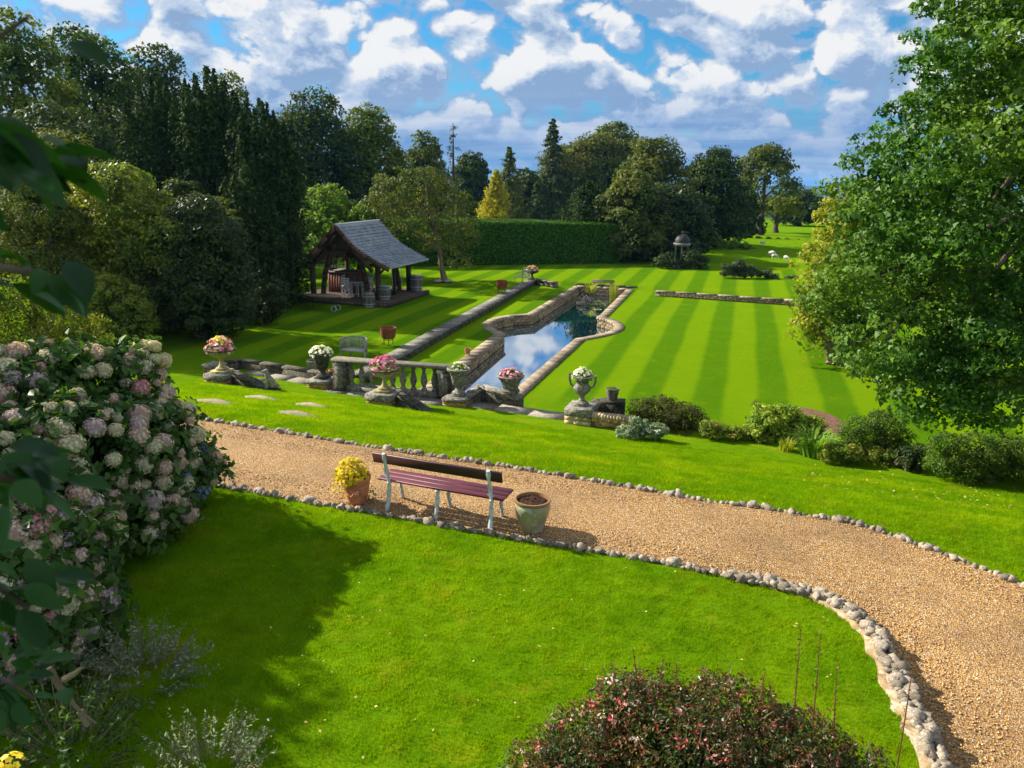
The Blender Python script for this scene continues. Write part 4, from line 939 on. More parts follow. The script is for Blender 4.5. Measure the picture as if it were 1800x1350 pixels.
for yy in (0, dp):
    for sx in (-1, 1):
        MB().box((sx*hw, yy, (2.35+DZ)/2), (.22, .22, 2.35-DZ), bev=.02).build('post', mOak, pav)
        curved((sx*1.35, yy, DZ), (sx*.22, yy, 3.45), sx*.28, .22)
        MB().beam((sx*hw, yy, 1.55), (sx*(hw+.55), yy, 2.05), .1, .1).build('brace', mOak, pav)
        MB().beam((sx*1.25, yy, 2.05), (sx*hw, yy, 2.05), .16, .12).build('tie', mOak, pav)
        MB().beam((sx*1.9, yy, 2.0), (sx*.12, yy, apex-.3), .12, .12, (0, 1, 0)).build('rafter', mOak, pav)
    MB().beam((-.95, yy, 2.85), (.95, yy, 2.85), .16, .2).build('collar_beam', mOak, pav)
    MB().box((0, yy, 3.3), (.14, .14, 1.0)).build('king_post', mOak, pav)
for sx in (-1, 1):
    MB().beam((sx*hw, -.35, 2.35), (sx*hw, dp+.35, 2.35), .18, .2).build('wall_plate', mOak, pav)
    MB().box((sx*hw, dp/2, (2.3+DZ)/2), (.18, .18, 2.3-DZ), bev=.02).build('post', mOak, pav)
    for k in (.35, 1.7, 2.6, 3.9): MB().beam((sx*hw, k, 2.0), (sx*hw, k+.25, 2.3), .08, .08).build('brace', mOak, pav)
# deck of planks
nx_ = 20
for k in range(nx_):
    xx = -2.9+k*(5.8/nx_)+.14
    MB().box((0, 0, 0), (5.8/nx_-.012, dp+1.5, .05), bev=.006).build('plank', mOak, pav, loc=(xx, dp/2-.1, DZ-.025))
MB().box((0, -.83, .12), (5.8, .06, .2)).build('deck_edge', mOak, pav); MB().box((2.93, dp/2-.1, .12), (.06, dp+1.5, .2)).build('deck_edge', mOak, pav)
for k in range(5): MB().box((2.75, -.5+k*1.1, .05), (.22, .22, .2)).build('deck_post', mOak, pav)
# bar counter on the left
bc = thing('bar_counter', 'brown boarded bar counter with pale worktop inside the pavilion, left side', 'counter', (0, 0, 0)); 
pav.scale = (.93, .93, .93)
PM = Matrix.Translation((pq[0], pq[1], PZ)) @ Matrix.Rotation(PRZ, 4, 'Z') @ Matrix.Scale(.93, 4)
def inpav(o, x_, y_, z_, rz=0): o.location = PM @ Vector((x_, y_, z_)); o.rotation_euler = (0, 0, PRZ+rz); return o
inpav(bc, -1.15, 1.6, DZ)
for k in range(10): MB().box((-.68+k*.15, 0, .5), (.14, .05, 1.0)).build('board', mOakRed, bc)
for k in range(8): MB().box((.72, .08+k*.15, .5), (.05, .14, 1.0)).build('board', mOakRed, bc)
MB().box((.02, .6, 1.04), (1.6, 1.3, .07), bev=.01).build('worktop', mStoneGrey, bc)
inpav(tag(MB().lathe([(.05, 0), (.05, .16), (.02, .2), (.02, .28)], 10).build('red_bottle', mRed, None, True), 'small red bottle standing on the bar counter in the pavilion', 'bottle'), -.5, 1.9, DZ+1.08)
# bunting string of small pale flags under the left roof
bn = thing('bunting', 'string of small pale flags hung under the left side of the pavilion roof', 'bunting'); inpav(bn, -1.9, .1, 2.05)
MB().tube([(0, 0, 0), (.5, 0, -.09), (1.1, 0, -.1), (1.7, 0, .05)], .008, 5).build('cord', mWool, bn)
for k in range(9): MB().prism([(-.06, 0), (.06, 0), (.06, .006), (-.06, .006)], 0, .13).build('flag', mWool, bn, loc=(.15+k*.17, 0, -.2-.04*math.sin(k*.4)))
# dining set
dt = thing('dining_table', 'white round dining table with pale glass top inside the pavilion', 'table'); inpav(dt, .30, .75, DZ)
MB().lathe([(.58, 0), (.60, .01), (.60, .035), (.58, .045)], 30).build('table_top', mGlassTop, dt, True, loc=(0, 0, .70))
for k in range(4): a = k*1.57+.6; MB().tube([(.40*math.cos(a), .40*math.sin(a), 0), (.46*math.cos(a), .46*math.sin(a), .70)], .025, 6).build('leg', mWhiteW, dt, True)
MB().tube([(.42*math.cos(a), .42*math.sin(a), .60) for a in np.linspace(0, 6.283, 17)], .02, 5, False).build('apron', mWhiteW, dt, True)
chl = ['white ladder-back chair nearest the viewer at the pavilion table', 'white ladder-back chair on the right of the pavilion table behind the curved timber', 'white ladder-back chair on the left of the pavilion table by the bar', 'white ladder-back chair on the far side of the pavilion table']
def make_chair():
    c = thing('dining_chair', chl[0], 'chair', group='white chairs round the pavilion table')
    MB().box((0, 0, .45), (.44, .44, .04), bev=.01).build('seat', mWhiteW, c)
    for (x_, y_) in ((-.19, .19), (.19, .19), (-.19, -.19), (.19, -.19)): MB().tube([(x_, y_, 0), (x_, y_, .44 if y_ > 0 else 1.02)], .022, 6).build('leg', mWhiteW, c, True)
    for k in range(5): MB().box((0, -.19, .56+k*.1), (.36, .02, .06)).build('back_slat', mWhiteW, c)
    for s_ in (-1, 1):
        MB().tube([(s_*.2, -.19, .66), (s_*.2, .19, .66), (s_*.19, .19, .45)], .018, 6).build('arm', mWhiteW, c, True)
        MB().tube([(s_*.19, -.17, .12), (s_*.19, 0, .22), (s_*.19, .17, .12)], .014, 5).build('stretcher', mWhiteW, c, True)
    return c
ch = make_chair(); inpav(ch, .05, .02, DZ, .15)
for i, (x_, y_, a) in enumerate(((1.02, .55, R(82)), (-.45, 1.0, R(-80)), (.5, 1.55, R(175)))):
    c = copy_tree(ch); inpav(c, x_, y_, DZ, a); c['label'] = chl[i+1]
# barrels
def make_barrel():
    b_ = thing('oak_barrel', 'grey oak barrel', 'barrel', group='oak barrels round the pavilion')
    for k in range(16):
        m = MB(); a0, a1 = k*math.pi/8+.012, (k+1)*math.pi/8-.012; rs = [(.24, 0), (.28, .18), (.295, .37), (.28, .56), (.24, .74)]; vs_ = []
        for (r_, z_) in rs: vs_ += [(r_*math.cos(a0), r_*math.sin(a0), z_), (r_*math.cos(a1), r_*math.sin(a1), z_)]
        m.add(vs_, [(2*i, 2*i+1, 2*i+3, 2*i+2) for i in range(4)]); m.build('stave', mBarrel, b_)
    for (r_, z_) in ((.252, .06), (.281, .18), (.283, .54), (.252, .68)): MB().lathe([(r_, z_), (r_+.008, z_), (r_+.008, z_+.045), (r_, z_+.045)], 20).build('hoop', mHoop, b_, True)
    MB().lathe([(.25, .70), (.01, .705)], 20).build('lid', mBarrel, b_); return b_
brl = make_barrel()
def gpx(px, py): z_ = -1.6; q = atZ(px, py, z_); z_ = tz(q[0], q[1]); return atZ(px, py, z_)
bl = ['grey oak barrel planted with red flowers on the grass in front of the pavilion deck', 'grey oak barrel with pale hoops on the deck by the right front post', 'dark oak barrel on the far right corner of the pavilion deck']
q = gpx(649, 541); brl.location = q; brl['label'] = bl[0]
place('planting', leaves_dome(60, .22, .16, mLeafPot, .09, 4), brl, (0, 0, .7)); place('blossom', flowers_mesh(16, .2, .16, mPetMag, .05, 6), brl, (0, 0, .7))
for i, (x_, y_) in enumerate(((2.30, .0), (2.45, 3.7))):
    c = brl.copy(); link(c)
    for h_ in brl.children:
        if h_.name.startswith(('planting', 'blossom')): continue
        k_ = h_.copy(); link(k_, c)
    inpav(c, x_, y_, DZ, i); c['label'] = bl[i+1]
    if i == 1: c.scale = (1.15, 1.15, 1.15)
pot_ = place('potted_shrub', leaves_dome(260, .3, .75, mLeafPot, .09, 44), None); tag(pot_, 'dark leafy shrub trained beside the right front post of the pavilion', 'shrub'); inpav(pot_, 1.55, .35, DZ)
# rope swing lines
for x_, y_ in ((2.15, 1.2), (2.15, 2.4)):
    m = MB(); m.tube([(0, 0, 0), (.04, 0, -1.5)], .015, 5); inpav(tag(m.build('hanging_rope', mWool, None), 'pale rope hanging from the right eaves of the pavilion, %s one' % ('nearer' if y_ < 2 else 'farther'), 'rope', 'ropes hanging from the pavilion eaves'), x_, y_, 2.2)
# wheeled table at the left
q = gpx(568, 545); ct = thing('wheeled_table', 'oval-topped weathered table on an iron frame with small wheels, left of the pavilion', 'table', q, PRZ)
MB().prism([(.95*math.cos(a), .42*math.sin(a)) for a in np.linspace(0, 6.28, 22)[:-1]], .66, .71).build('table_top', mTwig, ct)
for sx in (-1, 1):
    MB().tube([(sx*.7, -.25, 0), (sx*.55, 0, .66), (sx*.7, .25, 0)], .02, 6).build('frame', mIronDk, ct, True)
MB().tube([(-.55, 0, .4), (.55, 0, .4)], .018, 6).build('stretcher', mIronDk, ct, True)
for sy in (-.2, .2): MB().tube([(.68+.13*math.cos(a), sy, .13+.13*math.sin(a)) for a in np.linspace(0, 6.283, 17)], .018, 6, False).build('wheel', mIron, ct, True)
for (px, py, lb) in ((770, 497, 'flat pale stone lying under the small tree, left one'), (787, 497, 'flat pale stone lying under the small tree, right one')):
    q = gpx(px, py); tag(place('pale_stone', rocks[5], None, (q[0], q[1], q[2]+.08), (0, 0, 1), (.35, .25, .12)), lb, 'stone')

mDome = solid('dark_lead_dome', (.045, .04, .04), (.03, .027, .027), 5, .6, .2, .01, .3)
# gazebo far right
q = gpx(1196, 470); gz = thing('domed_temple', 'small garden temple with dark dome on slim columns under the far trees', 'temple', q)
gr = .56; gh = height_px(1196, 470, 408, q[2]); k_ = gh/2.9
MB().lathe([(gr*1.1, 0), (gr*1.1, .12)], 20).build('base', mStone, gz)
for k in range(6): a = k*math.pi/3+.3; MB().lathe([(.07, .1), (.055, .16), (.05, 1.75*k_), (.075, 1.8*k_)], 10, c=(gr*.88*math.cos(a), gr*.88*math.sin(a), 0)).build('column', mStone, gz, True)
MB().lathe([(gr*.80, 1.8*k_), (gr*1.08, 1.8*k_), (gr*1.12, 1.98*k_), (gr*1.05, 2.02*k_), (gr*.8, 2.02*k_)], 24).build('entablature', mStoneGrey, gz)
MB().lathe([(gr*math.cos(a), 2.02*k_+gr*1.15*math.sin(a)) for a in np.linspace(0, 1.5, 9)], 24).build('dome', mDome, gz, True)
MB().lathe([(.04, 0), (.03, .1), (.06, .14), (.01, .2)], 8).build('finial', mStoneGrey, gz, loc=(0, 0, 2.02*k_+gr*1.12))
# sheep in the field
def sheep_mesh():
    m = MB(); V, Fc = ico_rock(51, 2, .62, .05); m.add([(v_[0]*.48, v_[1]*.27, .55+v_[2]*.42) for v_ in V], [tuple(f) for f in Fc])
    m.tube([(.38, 0, .62), (.52, 0, .56), (.62, 0, .40), (.68, 0, .30)], [.12, .10, .085, .05], 7)
    for s_ in (-1, 1):
        m.tube([(.30, s_*.12, .40), (.30, s_*.12, .18), (.31, s_*.12, 0)], [.06, .035, .03], 6); m.tube([(-.32, s_*.12, .42), (-.36, s_*.12, .2), (-.33, s_*.12, 0)], [.075, .035, .03], 6); m.tube([(.50, s_*.06, .60), (.46, s_*.16, .58)], [.03, .015], 5)
    m.tube([(-.44, 0, .62), (-.5, 0, .42)], [.04, .03], 5)
    return m.build('sheep', mWool, mesh_only=True, smooth=True)
shm = sheep_mesh()
for (px, py, a, lb) in ((1340, 431, .3, 'sheep standing farthest off, below the tall open tree'), (1357, 450, 2.4, 'sheep half hidden behind another in the shaded dip of the field'), (1361, 455, -.8, 'pale sheep in front of its neighbour in the field'), (1381, 458, -1.2, 'pale grazing sheep nearest the big tree at the right')):
    q = gpx(px, py); o = place('sheep', shm, None, q, a, .5); tag(o, lb, 'sheep', 'sheep grazing in the field')

# ================================================================ vegetation
def crown_pts(lobes, ncl, nleaf, clr, r_, fill=.12, squash=.75, low=-.35):
    """lobes: (cx,cy,cz,rx,ry,rz). Leaves gather in clumps spread over the lobes' outsides."""
    Lb = np.array(lobes, float); area = (Lb[:, 3]*Lb[:, 4]*Lb[:, 5])**(2/3); pr = area/area.sum()
    idx = r_.choice(len(Lb), ncl*3, p=pr); dr = unit(r_.normal(0, 1, (ncl*3, 3))); dr[:, 2] = np.where(dr[:, 2] < low, -dr[:, 2], dr[:, 2])
    k_ = r_.uniform(.78, 1.03, (ncl*3, 1)); C = Lb[idx, :3]+dr*Lb[idx, 3:6]*k_
    inside = np.zeros(len(C), bool)
    for j in range(len(Lb)):
        q = (C-Lb[j, :3])/Lb[j, 3:6]; inside |= (np.sum(q*q, 1) < .55) & (idx != j)
    C = C[~inside][:ncl]; dr = dr[~inside][:ncl]; n = len(C)
    cr = clr*r_.uniform(.6, 1.35, n)
    ci = np.repeat(np.arange(n), nleaf)
    d2 = unit(r_.normal(0, 1, (n*nleaf, 3))+dr[ci]*.55+np.array([0, 0, .35])); rad = r_.uniform(.25, 1, (n*nleaf, 1))**.5
    P_ = C[ci]+d2*cr[ci][:, None]*rad*np.array([1, 1, squash]); N_ = d2*.7+dr[ci]*.4+np.array([0, 0, .25])
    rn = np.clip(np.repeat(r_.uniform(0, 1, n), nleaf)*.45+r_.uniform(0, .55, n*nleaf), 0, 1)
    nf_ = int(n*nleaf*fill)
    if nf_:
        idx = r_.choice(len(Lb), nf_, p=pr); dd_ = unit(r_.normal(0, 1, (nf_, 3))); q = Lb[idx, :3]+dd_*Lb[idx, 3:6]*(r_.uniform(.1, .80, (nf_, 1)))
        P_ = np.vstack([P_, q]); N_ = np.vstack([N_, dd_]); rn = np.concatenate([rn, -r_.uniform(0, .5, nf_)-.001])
    return P_, N_, rn
def trunk_mb(base, top, r0, r1, lobes, nl, seed):
    rr_ = random.Random(seed); m = MB(); b_ = Vector(base); tp_ = Vector(top); n = 6; pts_ = []
    for i in range(n+1): c = b_.lerp(tp_, i/n); pts_.append(c+Vector((rr_.uniform(-1, 1), rr_.uniform(-1, 1), 0))*r0*.25*(i > 0))
    m.tube(pts_, [r0*1.35 if i == 0 else r0*(1-i/n)+r1*i/n for i in range(n+1)], 9)
    ls = list(lobes); rr_.shuffle(ls)
    for L_ in ls[:nl]:
        st = pts_[rr_.randint(2, n)]; e_ = Vector(L_[:3]); mid_ = st.lerp(e_, .5)+Vector((0, 0, rr_.uniform(-.1, .2)*L_[3]))
        m.tube([st, mid_, e_], [r1*.9, r1*.55, r1*.2], 6, False)
    return m
def tree(name, label, cat, base, lobes, mat, ncl, nleaf, clr, size, seed, asp=.6, shape='quad', trunk=(.3, .1), ttop=None, nl=5, tmat=None, group=None, fill=.3, squash=.75, trunk_part=True, low=-.35, jit=.55):
    r_ = np.random.default_rng(seed); root = thing(name, label, cat, base, 0, group); og = np.array(base, float)
    P_, N_, rn = crown_pts(lobes, ncl, nleaf, clr, r_, fill, squash, low)
    gz_ = og[2]+.03; k_ = P_[:, 2] > gz_; P_, N_, rn = P_[k_], N_[k_], rn[k_]
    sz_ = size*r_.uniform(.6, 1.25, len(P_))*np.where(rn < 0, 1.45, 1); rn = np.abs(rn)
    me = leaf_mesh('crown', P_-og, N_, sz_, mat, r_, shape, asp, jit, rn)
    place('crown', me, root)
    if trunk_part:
        if ttop is None: L0 = np.mean(np.array(lobes)[:, :3], axis=0); ttop = (L0[0], L0[1], max(q[2] for q in lobes)-.2)
        trunk_mb(base, ttop, trunk[0], trunk[1], lobes, nl, seed).build('trunk', tmat or mTrunk, root, True, org=og)
    return root
def dome_lobes(cx, cy, z0, z1, hw_, seed, n=9, dy=1.0, flat=.5, skirt=True):
    rr_ = random.Random(seed); H = z1-z0; out_ = [(cx, cy, z0+H*.52, hw_*.72, hw_*.72*dy, H*.40)]
    for i in range(n):
        a = 6.283*i/n*2.4+rr_.uniform(-.3, .3); u_ = (i+.5)/n; zz = z0+H*(.25+.58*u_); env = math.sqrt(max(.08, 1-((u_*.95))**2.2)); r1_ = hw_*rr_.uniform(.34, .48)
        d_ = max(0, hw_*env-r1_*.9); out_.append((cx+d_*math.cos(a), cy+d_*math.sin(a)*dy, zz, r1_, r1_, min(r1_*rr_.uniform(.8, 1.1), max(.5, z1-zz))))
    out_.append((cx+rr_.uniform(-.2, .2)*hw_, cy, z1-hw_*.4, hw_*.42, hw_*.42, hw_*.4))
    if skirt:
        for i in range(5): a = i*1.257+rr_.random(); out_.append((cx+hw_*.6*math.cos(a), cy+hw_*.6*math.sin(a)*dy, z0+H*.18, hw_*.42, hw_*.42, H*.2))
    return out_
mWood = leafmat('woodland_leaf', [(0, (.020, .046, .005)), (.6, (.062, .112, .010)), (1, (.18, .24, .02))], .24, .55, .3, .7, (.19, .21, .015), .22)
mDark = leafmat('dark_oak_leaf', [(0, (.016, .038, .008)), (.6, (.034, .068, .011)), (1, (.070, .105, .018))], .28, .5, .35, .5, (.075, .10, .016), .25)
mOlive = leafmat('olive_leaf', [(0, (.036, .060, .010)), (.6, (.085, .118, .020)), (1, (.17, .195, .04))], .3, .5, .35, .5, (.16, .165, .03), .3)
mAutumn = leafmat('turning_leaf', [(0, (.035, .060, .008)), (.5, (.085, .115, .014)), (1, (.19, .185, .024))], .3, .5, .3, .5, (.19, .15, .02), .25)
mGold = leafmat('golden_conifer_needle', [(0, (.26, .24, .008)), (1, (.50, .42, .015))], .35, .6, .2)
mConi = leafmat('conifer_needle', [(0, (.035, .058, .018)), (.7, (.075, .105, .030)), (1, (.16, .18, .06))], .2, .6, .2)
mConiBlue = leafmat('grey_conifer_needle', [(0, (.04, .058, .036)), (1, (.12, .14, .085))], .2, .6, .25)
mYew = leafmat('irish_yew_needle', [(0, (.012, .028, .006)), (.7, (.028, .055, .011)), (1, (.070, .105, .024))], .15, .65, .12)
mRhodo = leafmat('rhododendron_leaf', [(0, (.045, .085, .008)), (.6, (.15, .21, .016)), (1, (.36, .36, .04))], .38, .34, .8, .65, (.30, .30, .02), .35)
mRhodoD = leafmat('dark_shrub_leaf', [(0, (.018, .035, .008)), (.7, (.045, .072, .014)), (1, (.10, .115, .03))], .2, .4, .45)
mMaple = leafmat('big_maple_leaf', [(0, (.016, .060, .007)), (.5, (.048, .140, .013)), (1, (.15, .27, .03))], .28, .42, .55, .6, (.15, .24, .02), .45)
mYelTree = leafmat('yellowing_leaf', [(0, (.11, .16, .015)), (.6, (.27, .30, .02)), (1, (.42, .36, .03))], .35, .45, .35)
mBright = leafmat('fresh_fruit_leaf', [(0, (.05, .115, .012)), (.6, (.12, .22, .02)), (1, (.30, .33, .04))], .4, .45, .4)
mHedge = leafmat('clipped_hedge_leaf', [(0, (.024, .070, .006)), (.7, (.055, .145, .010)), (1, (.11, .23, .015))], .25, .6, .2)
def world_tree(label, px, top, hwpx, Y, mat, seed, ncl=330, nleaf=40, size=.30, name='broadleaf_tree', group='woodland trees behind the garden', skirt=True, z0=None, dyf=1.0, clf=.2, **kw):
    c = atY(px, 600, Y); x_ = atY(px, 320, Y)[0]; zt = atY(px, top, Y)[2]; hw_ = hwpx*pxm(Y); gz_ = tz(x_, Y)
    lb = dome_lobes(x_, Y, gz_ if z0 is None else gz_+z0, zt, hw_, seed, 10, dyf, skirt=skirt)
    return tree(name, label, 'tree', (x_, Y, gz_), lb, mat, ncl, nleaf, hw_*clf, size, seed, trunk=(.35, .14), group=group, **kw)
WT = [
 ('tall sunlit woodland tree at the far left edge, highest of the wood', 50, 22, 130, 52, mWood, 1, 420, 44, .30),
 ('broad woodland tree second from the left, behind the rhododendron', 185, 52, 110, 58, mWood, 2, 380, 42, .30),
 ('dark woodland tree third from the left, beside the columnar yews', 288, 84, 90, 64, mDark, 3, 330, 40, .30),
 ('woodland tree whose thin top shows above the columnar yews', 400, 124, 80, 72, mWood, 4, 260, 36, .32),
 ('big dark round oak rising right of the columnar yews', 543, 166, 92, 70, mDark, 5, 420, 44, .32),
 ('green oak with olive top, right neighbour of the big dark oak', 645, 190, 80, 74, mWood, 6, 380, 40, .32),
 ('low pale green tree between the oak and the thin spruce', 745, 236, 52, 88, mOlive, 7, 240, 36, .34),
 ('small rounded dark tree right of the thin spruce', 828, 268, 42, 115, mDark, 8, 240, 36, .46),
 ('round dark evergreen between the golden cypress and the tall fir', 925, 300, 38, 115, mDark, 9, 200, 36, .46),
 ('wide tree turning brown and gold behind the hedge end', 1030, 246, 85, 124, mAutumn, 10, 420, 44, .52),
 ('tall rounded tree with green and gold top, peak of the right-hand clump', 1075, 222, 75, 130, mOlive, 11, 380, 40, .54),
 ('olive tree at the right shoulder of the gold-tinted clump', 1150, 246, 72, 70, mOlive, 12, 380, 40, .30),
 ('dark green tree above the small domed temple', 1252, 264, 66, 74, mDark, 13, 400, 42, .30),
 ('dark bushy tree standing behind the small temple', 1175, 330, 75, 62, mRhodoD, 14, 340, 42, .28),
 ('distant dark tree on the field edge, right of the open tree', 1412, 340, 48, 125, mDark, 15, 220, 34, .42),
 ('dark filler tree low between the big oak and the thin spruce', 700, 300, 75, 84, mDark, 16, 260, 36, .34),
 ('dark undergrowth tree left of the columnar yews', 130, 190, 120, 46, mDark, 17, 330, 40, .26),
 ('low broad tree behind the right end of the hedge', 1112, 305, 66, 60, mOlive, 18, 340, 40, .28),
 ('dark tree behind the right end of the clump by the field', 1300, 330, 45, 84, mDark, 19, 220, 34, .32),
 ('shaded tree filling the wood edge behind the yews', 470, 250, 80, 60, mDark, 20, 240, 36, .32),
]
WT.append(('dark evergreen mass added between the rhododendrons and the yews to shade the left lawn', 330, 318, 70, 34.5, mDark, 21, 260, 40, .20))  # mostly hidden tree, added so its shadow falls on the left lawn
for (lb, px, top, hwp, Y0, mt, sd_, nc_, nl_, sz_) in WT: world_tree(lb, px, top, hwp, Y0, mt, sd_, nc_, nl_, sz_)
# open tall tree with visible trunk
world_tree('tall open-crowned tree with bare trunk standing alone in the field', 1345, 258, 56, 92, mOlive, 31, 230, 34, .36, skirt=False, z0=3.0, fill=.03, clf=.2)
world_tree('small field tree with thin trunk beside the tall open tree', 1372, 352, 38, 98, mWood, 32, 150, 30, .34, skirt=False, z0=2.0, fill=.05)
# conifers
def conifer(label, px, top, hwpx, Y, mat, seed, tiers=16, per=12, nleaf=26, size=.26, droop=.25, name='conifer', z0=.2, sparse=1.0):
    x_ = atY(px, 320, Y)[0]; zt = atY(px, top, Y)[2]; hw_ = hwpx*pxm(Y); gz_ = tz(x_, Y); r_ = np.random.default_rng(seed); root = thing(name, label, 'tree', (x_, Y, gz_), group='conifers behind the hedge')
    H = zt-gz_; P_ = []; N_ = []; m = MB(); m.tube([(0, 0, 0), (0, 0, H*.5), (0, 0, H*.99)], [.22, .13, .02], 7)
    for i in range(tiers):
        u_ = (i+.3)/tiers; zz0 = z0+(H-z0)*u_; zz = zz0; rr_ = hw_*(1-u_)**.85*r_.uniform(.8, 1.1)+.12
        for j in range(max(4, int(per*(1-u_*.6)))):
            a = r_.uniform(0, 6.28); L_ = rr_*r_.uniform(.55, 1.12); zz = zz0+r_.uniform(-.6, .6)*(H-z0)/tiers; 
            tt = r_.uniform(0.15 if sparse > .8 else .35, 1, nleaf)**.6
            if r_.random() > sparse: tt = tt[:nleaf//4]
            b_ = np.stack([L_*tt*math.cos(a), L_*tt*math.sin(a), zz-droop*L_*tt**1.5+.05*L_], 1)+r_.normal(0, .10*rr_**.5+.03, (len(tt), 3))*[1, 1, .7]
            P_.append(b_); N_.append(np.tile([math.cos(a)*.5, math.sin(a)*.5, .6], (len(tt), 1)))
            if j < 4: m.tube([(0, 0, zz), (L_*.8*math.cos(a), L_*.8*math.sin(a), zz-droop*L_*.6)], [.03, .01], 4, False)
    P_ = np.vstack(P_); N_ = np.vstack(N_)
    place('crown', leaf_mesh('crown', P_, N_, size*r_.uniform(.6, 1.2, len(P_)), mat, r_, 'quad', .45, .5), root); m.build('trunk', mTrunk, root, True); return root
conifer('thin ragged spruce with bare lower branches rising over the orchard tree', 797, 213, 36, 60, mConiBlue, 41, 17, 9, 20, .20, .45, 'spruce', sparse=.55)
conifer('golden-sided cypress, bright yellow, behind the hedge', 872, 300, 34, 100, mGold, 42, 20, 18, 34, .34, -.5, 'golden_cypress')
conifer('green-gold pointed cypress right beside the bright yellow one', 895, 258, 40, 104, mOlive, 43, 22, 18, 34, .34, -.4, 'cypress')
conifer('tall pointed grey-green fir behind the middle of the hedge', 970, 207, 52, 118, mConi, 44, 26, 22, 40, .42, .15, 'fir')
conifer('narrow dark fir left of the tall grey-green fir', 944, 318, 26, 110, mConi, 45, 14, 14, 26, .38, .2, 'fir')
conifer('dark spiky juniper standing over the right part of the hedge', 1035, 322, 66, 61, mYew, 46, 20, 26, 44, .22, -.7, 'juniper')
conifer('small golden conifer tip showing above the orchard tree', 735, 290, 12, 58, mGold, 47, 9, 8, 20, .18, -.3, 'golden_cypress')

# Irish yews: bundles of upright columns
def yew(label, px, hwpx, Y, tops, seed, ncol=16):
    x_ = atY(px, 320, Y)[0]; hw_ = hwpx*pxm(Y); gz_ = tz(x_, Y); r_ = np.random.default_rng(seed); root = thing('columnar_yew', label, 'tree', (x_, Y, gz_), group='columnar yews')
    P_ = []; N_ = []; m = MB()
    for i in range(ncol):
        a = i*2.4; rad = hw_*.92*math.sqrt((i+.3)/ncol); cx_, cy_ = rad*math.cos(a), rad*math.sin(a)*.8; fx = (cx_/hw_+1)/2
        zt = atY(px, np.interp(fx, np.linspace(0, 1, len(tops)), tops), Y)[2]-gz_; zt *= (1-.14*(rad/hw_)**3)*r_.uniform(.90, 1.0) if i > 2 else 1; cr = r_.uniform(.42, .68)
        n = int(1000*zt/10); u_ = r_.uniform(.02, 1, n); th = r_.uniform(0, 6.28, n); env = cr*np.minimum(1, (1-u_)*5.5+.08)*(.86+.16*np.sin(u_*30+i*2))*(.9+.12*np.sin(th*3+u_*14)); k_ = env*r_.uniform(.6, 1.05, n)
        out_ = .12*zt*.1*u_**2
        P_.append(np.stack([cx_*(1+.06*u_)+k_*np.cos(th), cy_+k_*np.sin(th), zt*u_], 1)); N_.append(np.stack([np.cos(th), np.sin(th), np.full(n, .5)], 1))
        m.tube([(cx_*.4, cy_*.4, 0), (cx_, cy_, zt*.3), (cx_, cy_, zt*.6)], [.12, .07, .02], 5, False)
    P_ = np.vstack(P_); N_ = np.vstack(N_); L_ = 0
    t_up = P_.copy()
    place('crown', leaf_mesh('crown', P_, N_, .24*r_.uniform(.6, 1.2, len(P_)), mYew, r_, 'quad', .42, .35), root); m.build('trunk', mTrunk, root, True); return root
yew('leftmost columnar yew mass, dark fluted columns behind the rhododendron', 288, 64, 40, [175, 140, 135, 122], 51, 26)
yew('tallest columnar yew mass, middle of the dark fluted row', 385, 66, 38.5, [118, 112, 125, 135], 52, 30)
yew('rightmost columnar yew mass, stepping down towards the pavilion', 472, 56, 36.5, [145, 165, 190, 240], 53, 26)
yew('low front columnar yew with a pointed shoulder near the pavilion', 436, 46, 34.5, [300, 270, 290, 330], 54, 14)

# hedge
ha = atZ(800, 467, -1.6); hb = atZ(1088, 463, -1.6); dd = (hb-ha)[:2]; L_ = np.linalg.norm(dd); dd /= L_; ha2 = ha[:2]-dd*5; L_ += 5; nn = np.array([-dd[1], dd[0]]); hz0 = tz(*ha2)
HH = height_px(1088, 463, 394, -1.6); DEP = 4.6
hr = np.random.default_rng(61); hg = thing('clipped_hedge', 'tall flat-topped clipped evergreen hedge with sunlit top closing the back lawn', 'hedge', (ha2[0], ha2[1], hz0), math.atan2(dd[1], dd[0]))
nF = 15000; nT = 9000
f_ = np.stack([hr.uniform(0, L_, nF), hr.normal(0, .04, nF), hr.uniform(0, HH, nF)], 1); ftop = np.stack([hr.uniform(0, L_, nT), hr.uniform(0, DEP, nT), HH+hr.normal(0, .035, nT)], 1)
fend = np.stack([L_+hr.normal(0, .04, 3000), hr.uniform(0, DEP, 3000), hr.uniform(0, HH, 3000)], 1)
for q in (f_, ftop): q[:, 2] += .10*(1-q[:, 0]/L_)*q[:, 2]*.9+.03*np.sin(q[:, 0]*1.3)
P_ = np.vstack([f_, ftop, fend]); N_ = np.vstack([np.tile([0, -1, .25], (nF, 1)), np.tile([0, 0, 1], (nT, 1)), np.tile([1, 0, .2], (3000, 1))])
place('foliage', leaf_mesh('foliage', P_, N_, .16*hr.uniform(.6, 1.3, len(P_)), mHedge, hr, 'quad', .6, np.concatenate([np.full(nF, .4), np.full(nT, .12), np.full(3000, .4)])[:, None]), hg)
cr_ = MB(); cr_.add([(0, .08, 0), (L_-.08, .08, 0), (L_-.08, DEP, 0), (0, DEP, 0), (0, .08, HH*1.08), (L_-.08, .08, HH-.06), (L_-.08, DEP, HH-.06), (0, DEP, HH*1.08)], [(0, 1, 5, 4), (1, 2, 6, 5), (2, 3, 7, 6), (3, 0, 4, 7), (4, 5, 6, 7)])
mHC = solid('hedge_inner_twig', (.03, .055, .01), (.015, .03, .006), 3, 1, .5, .05, .0, vary=0); cr_.build('inner_branches', mHC, hg)

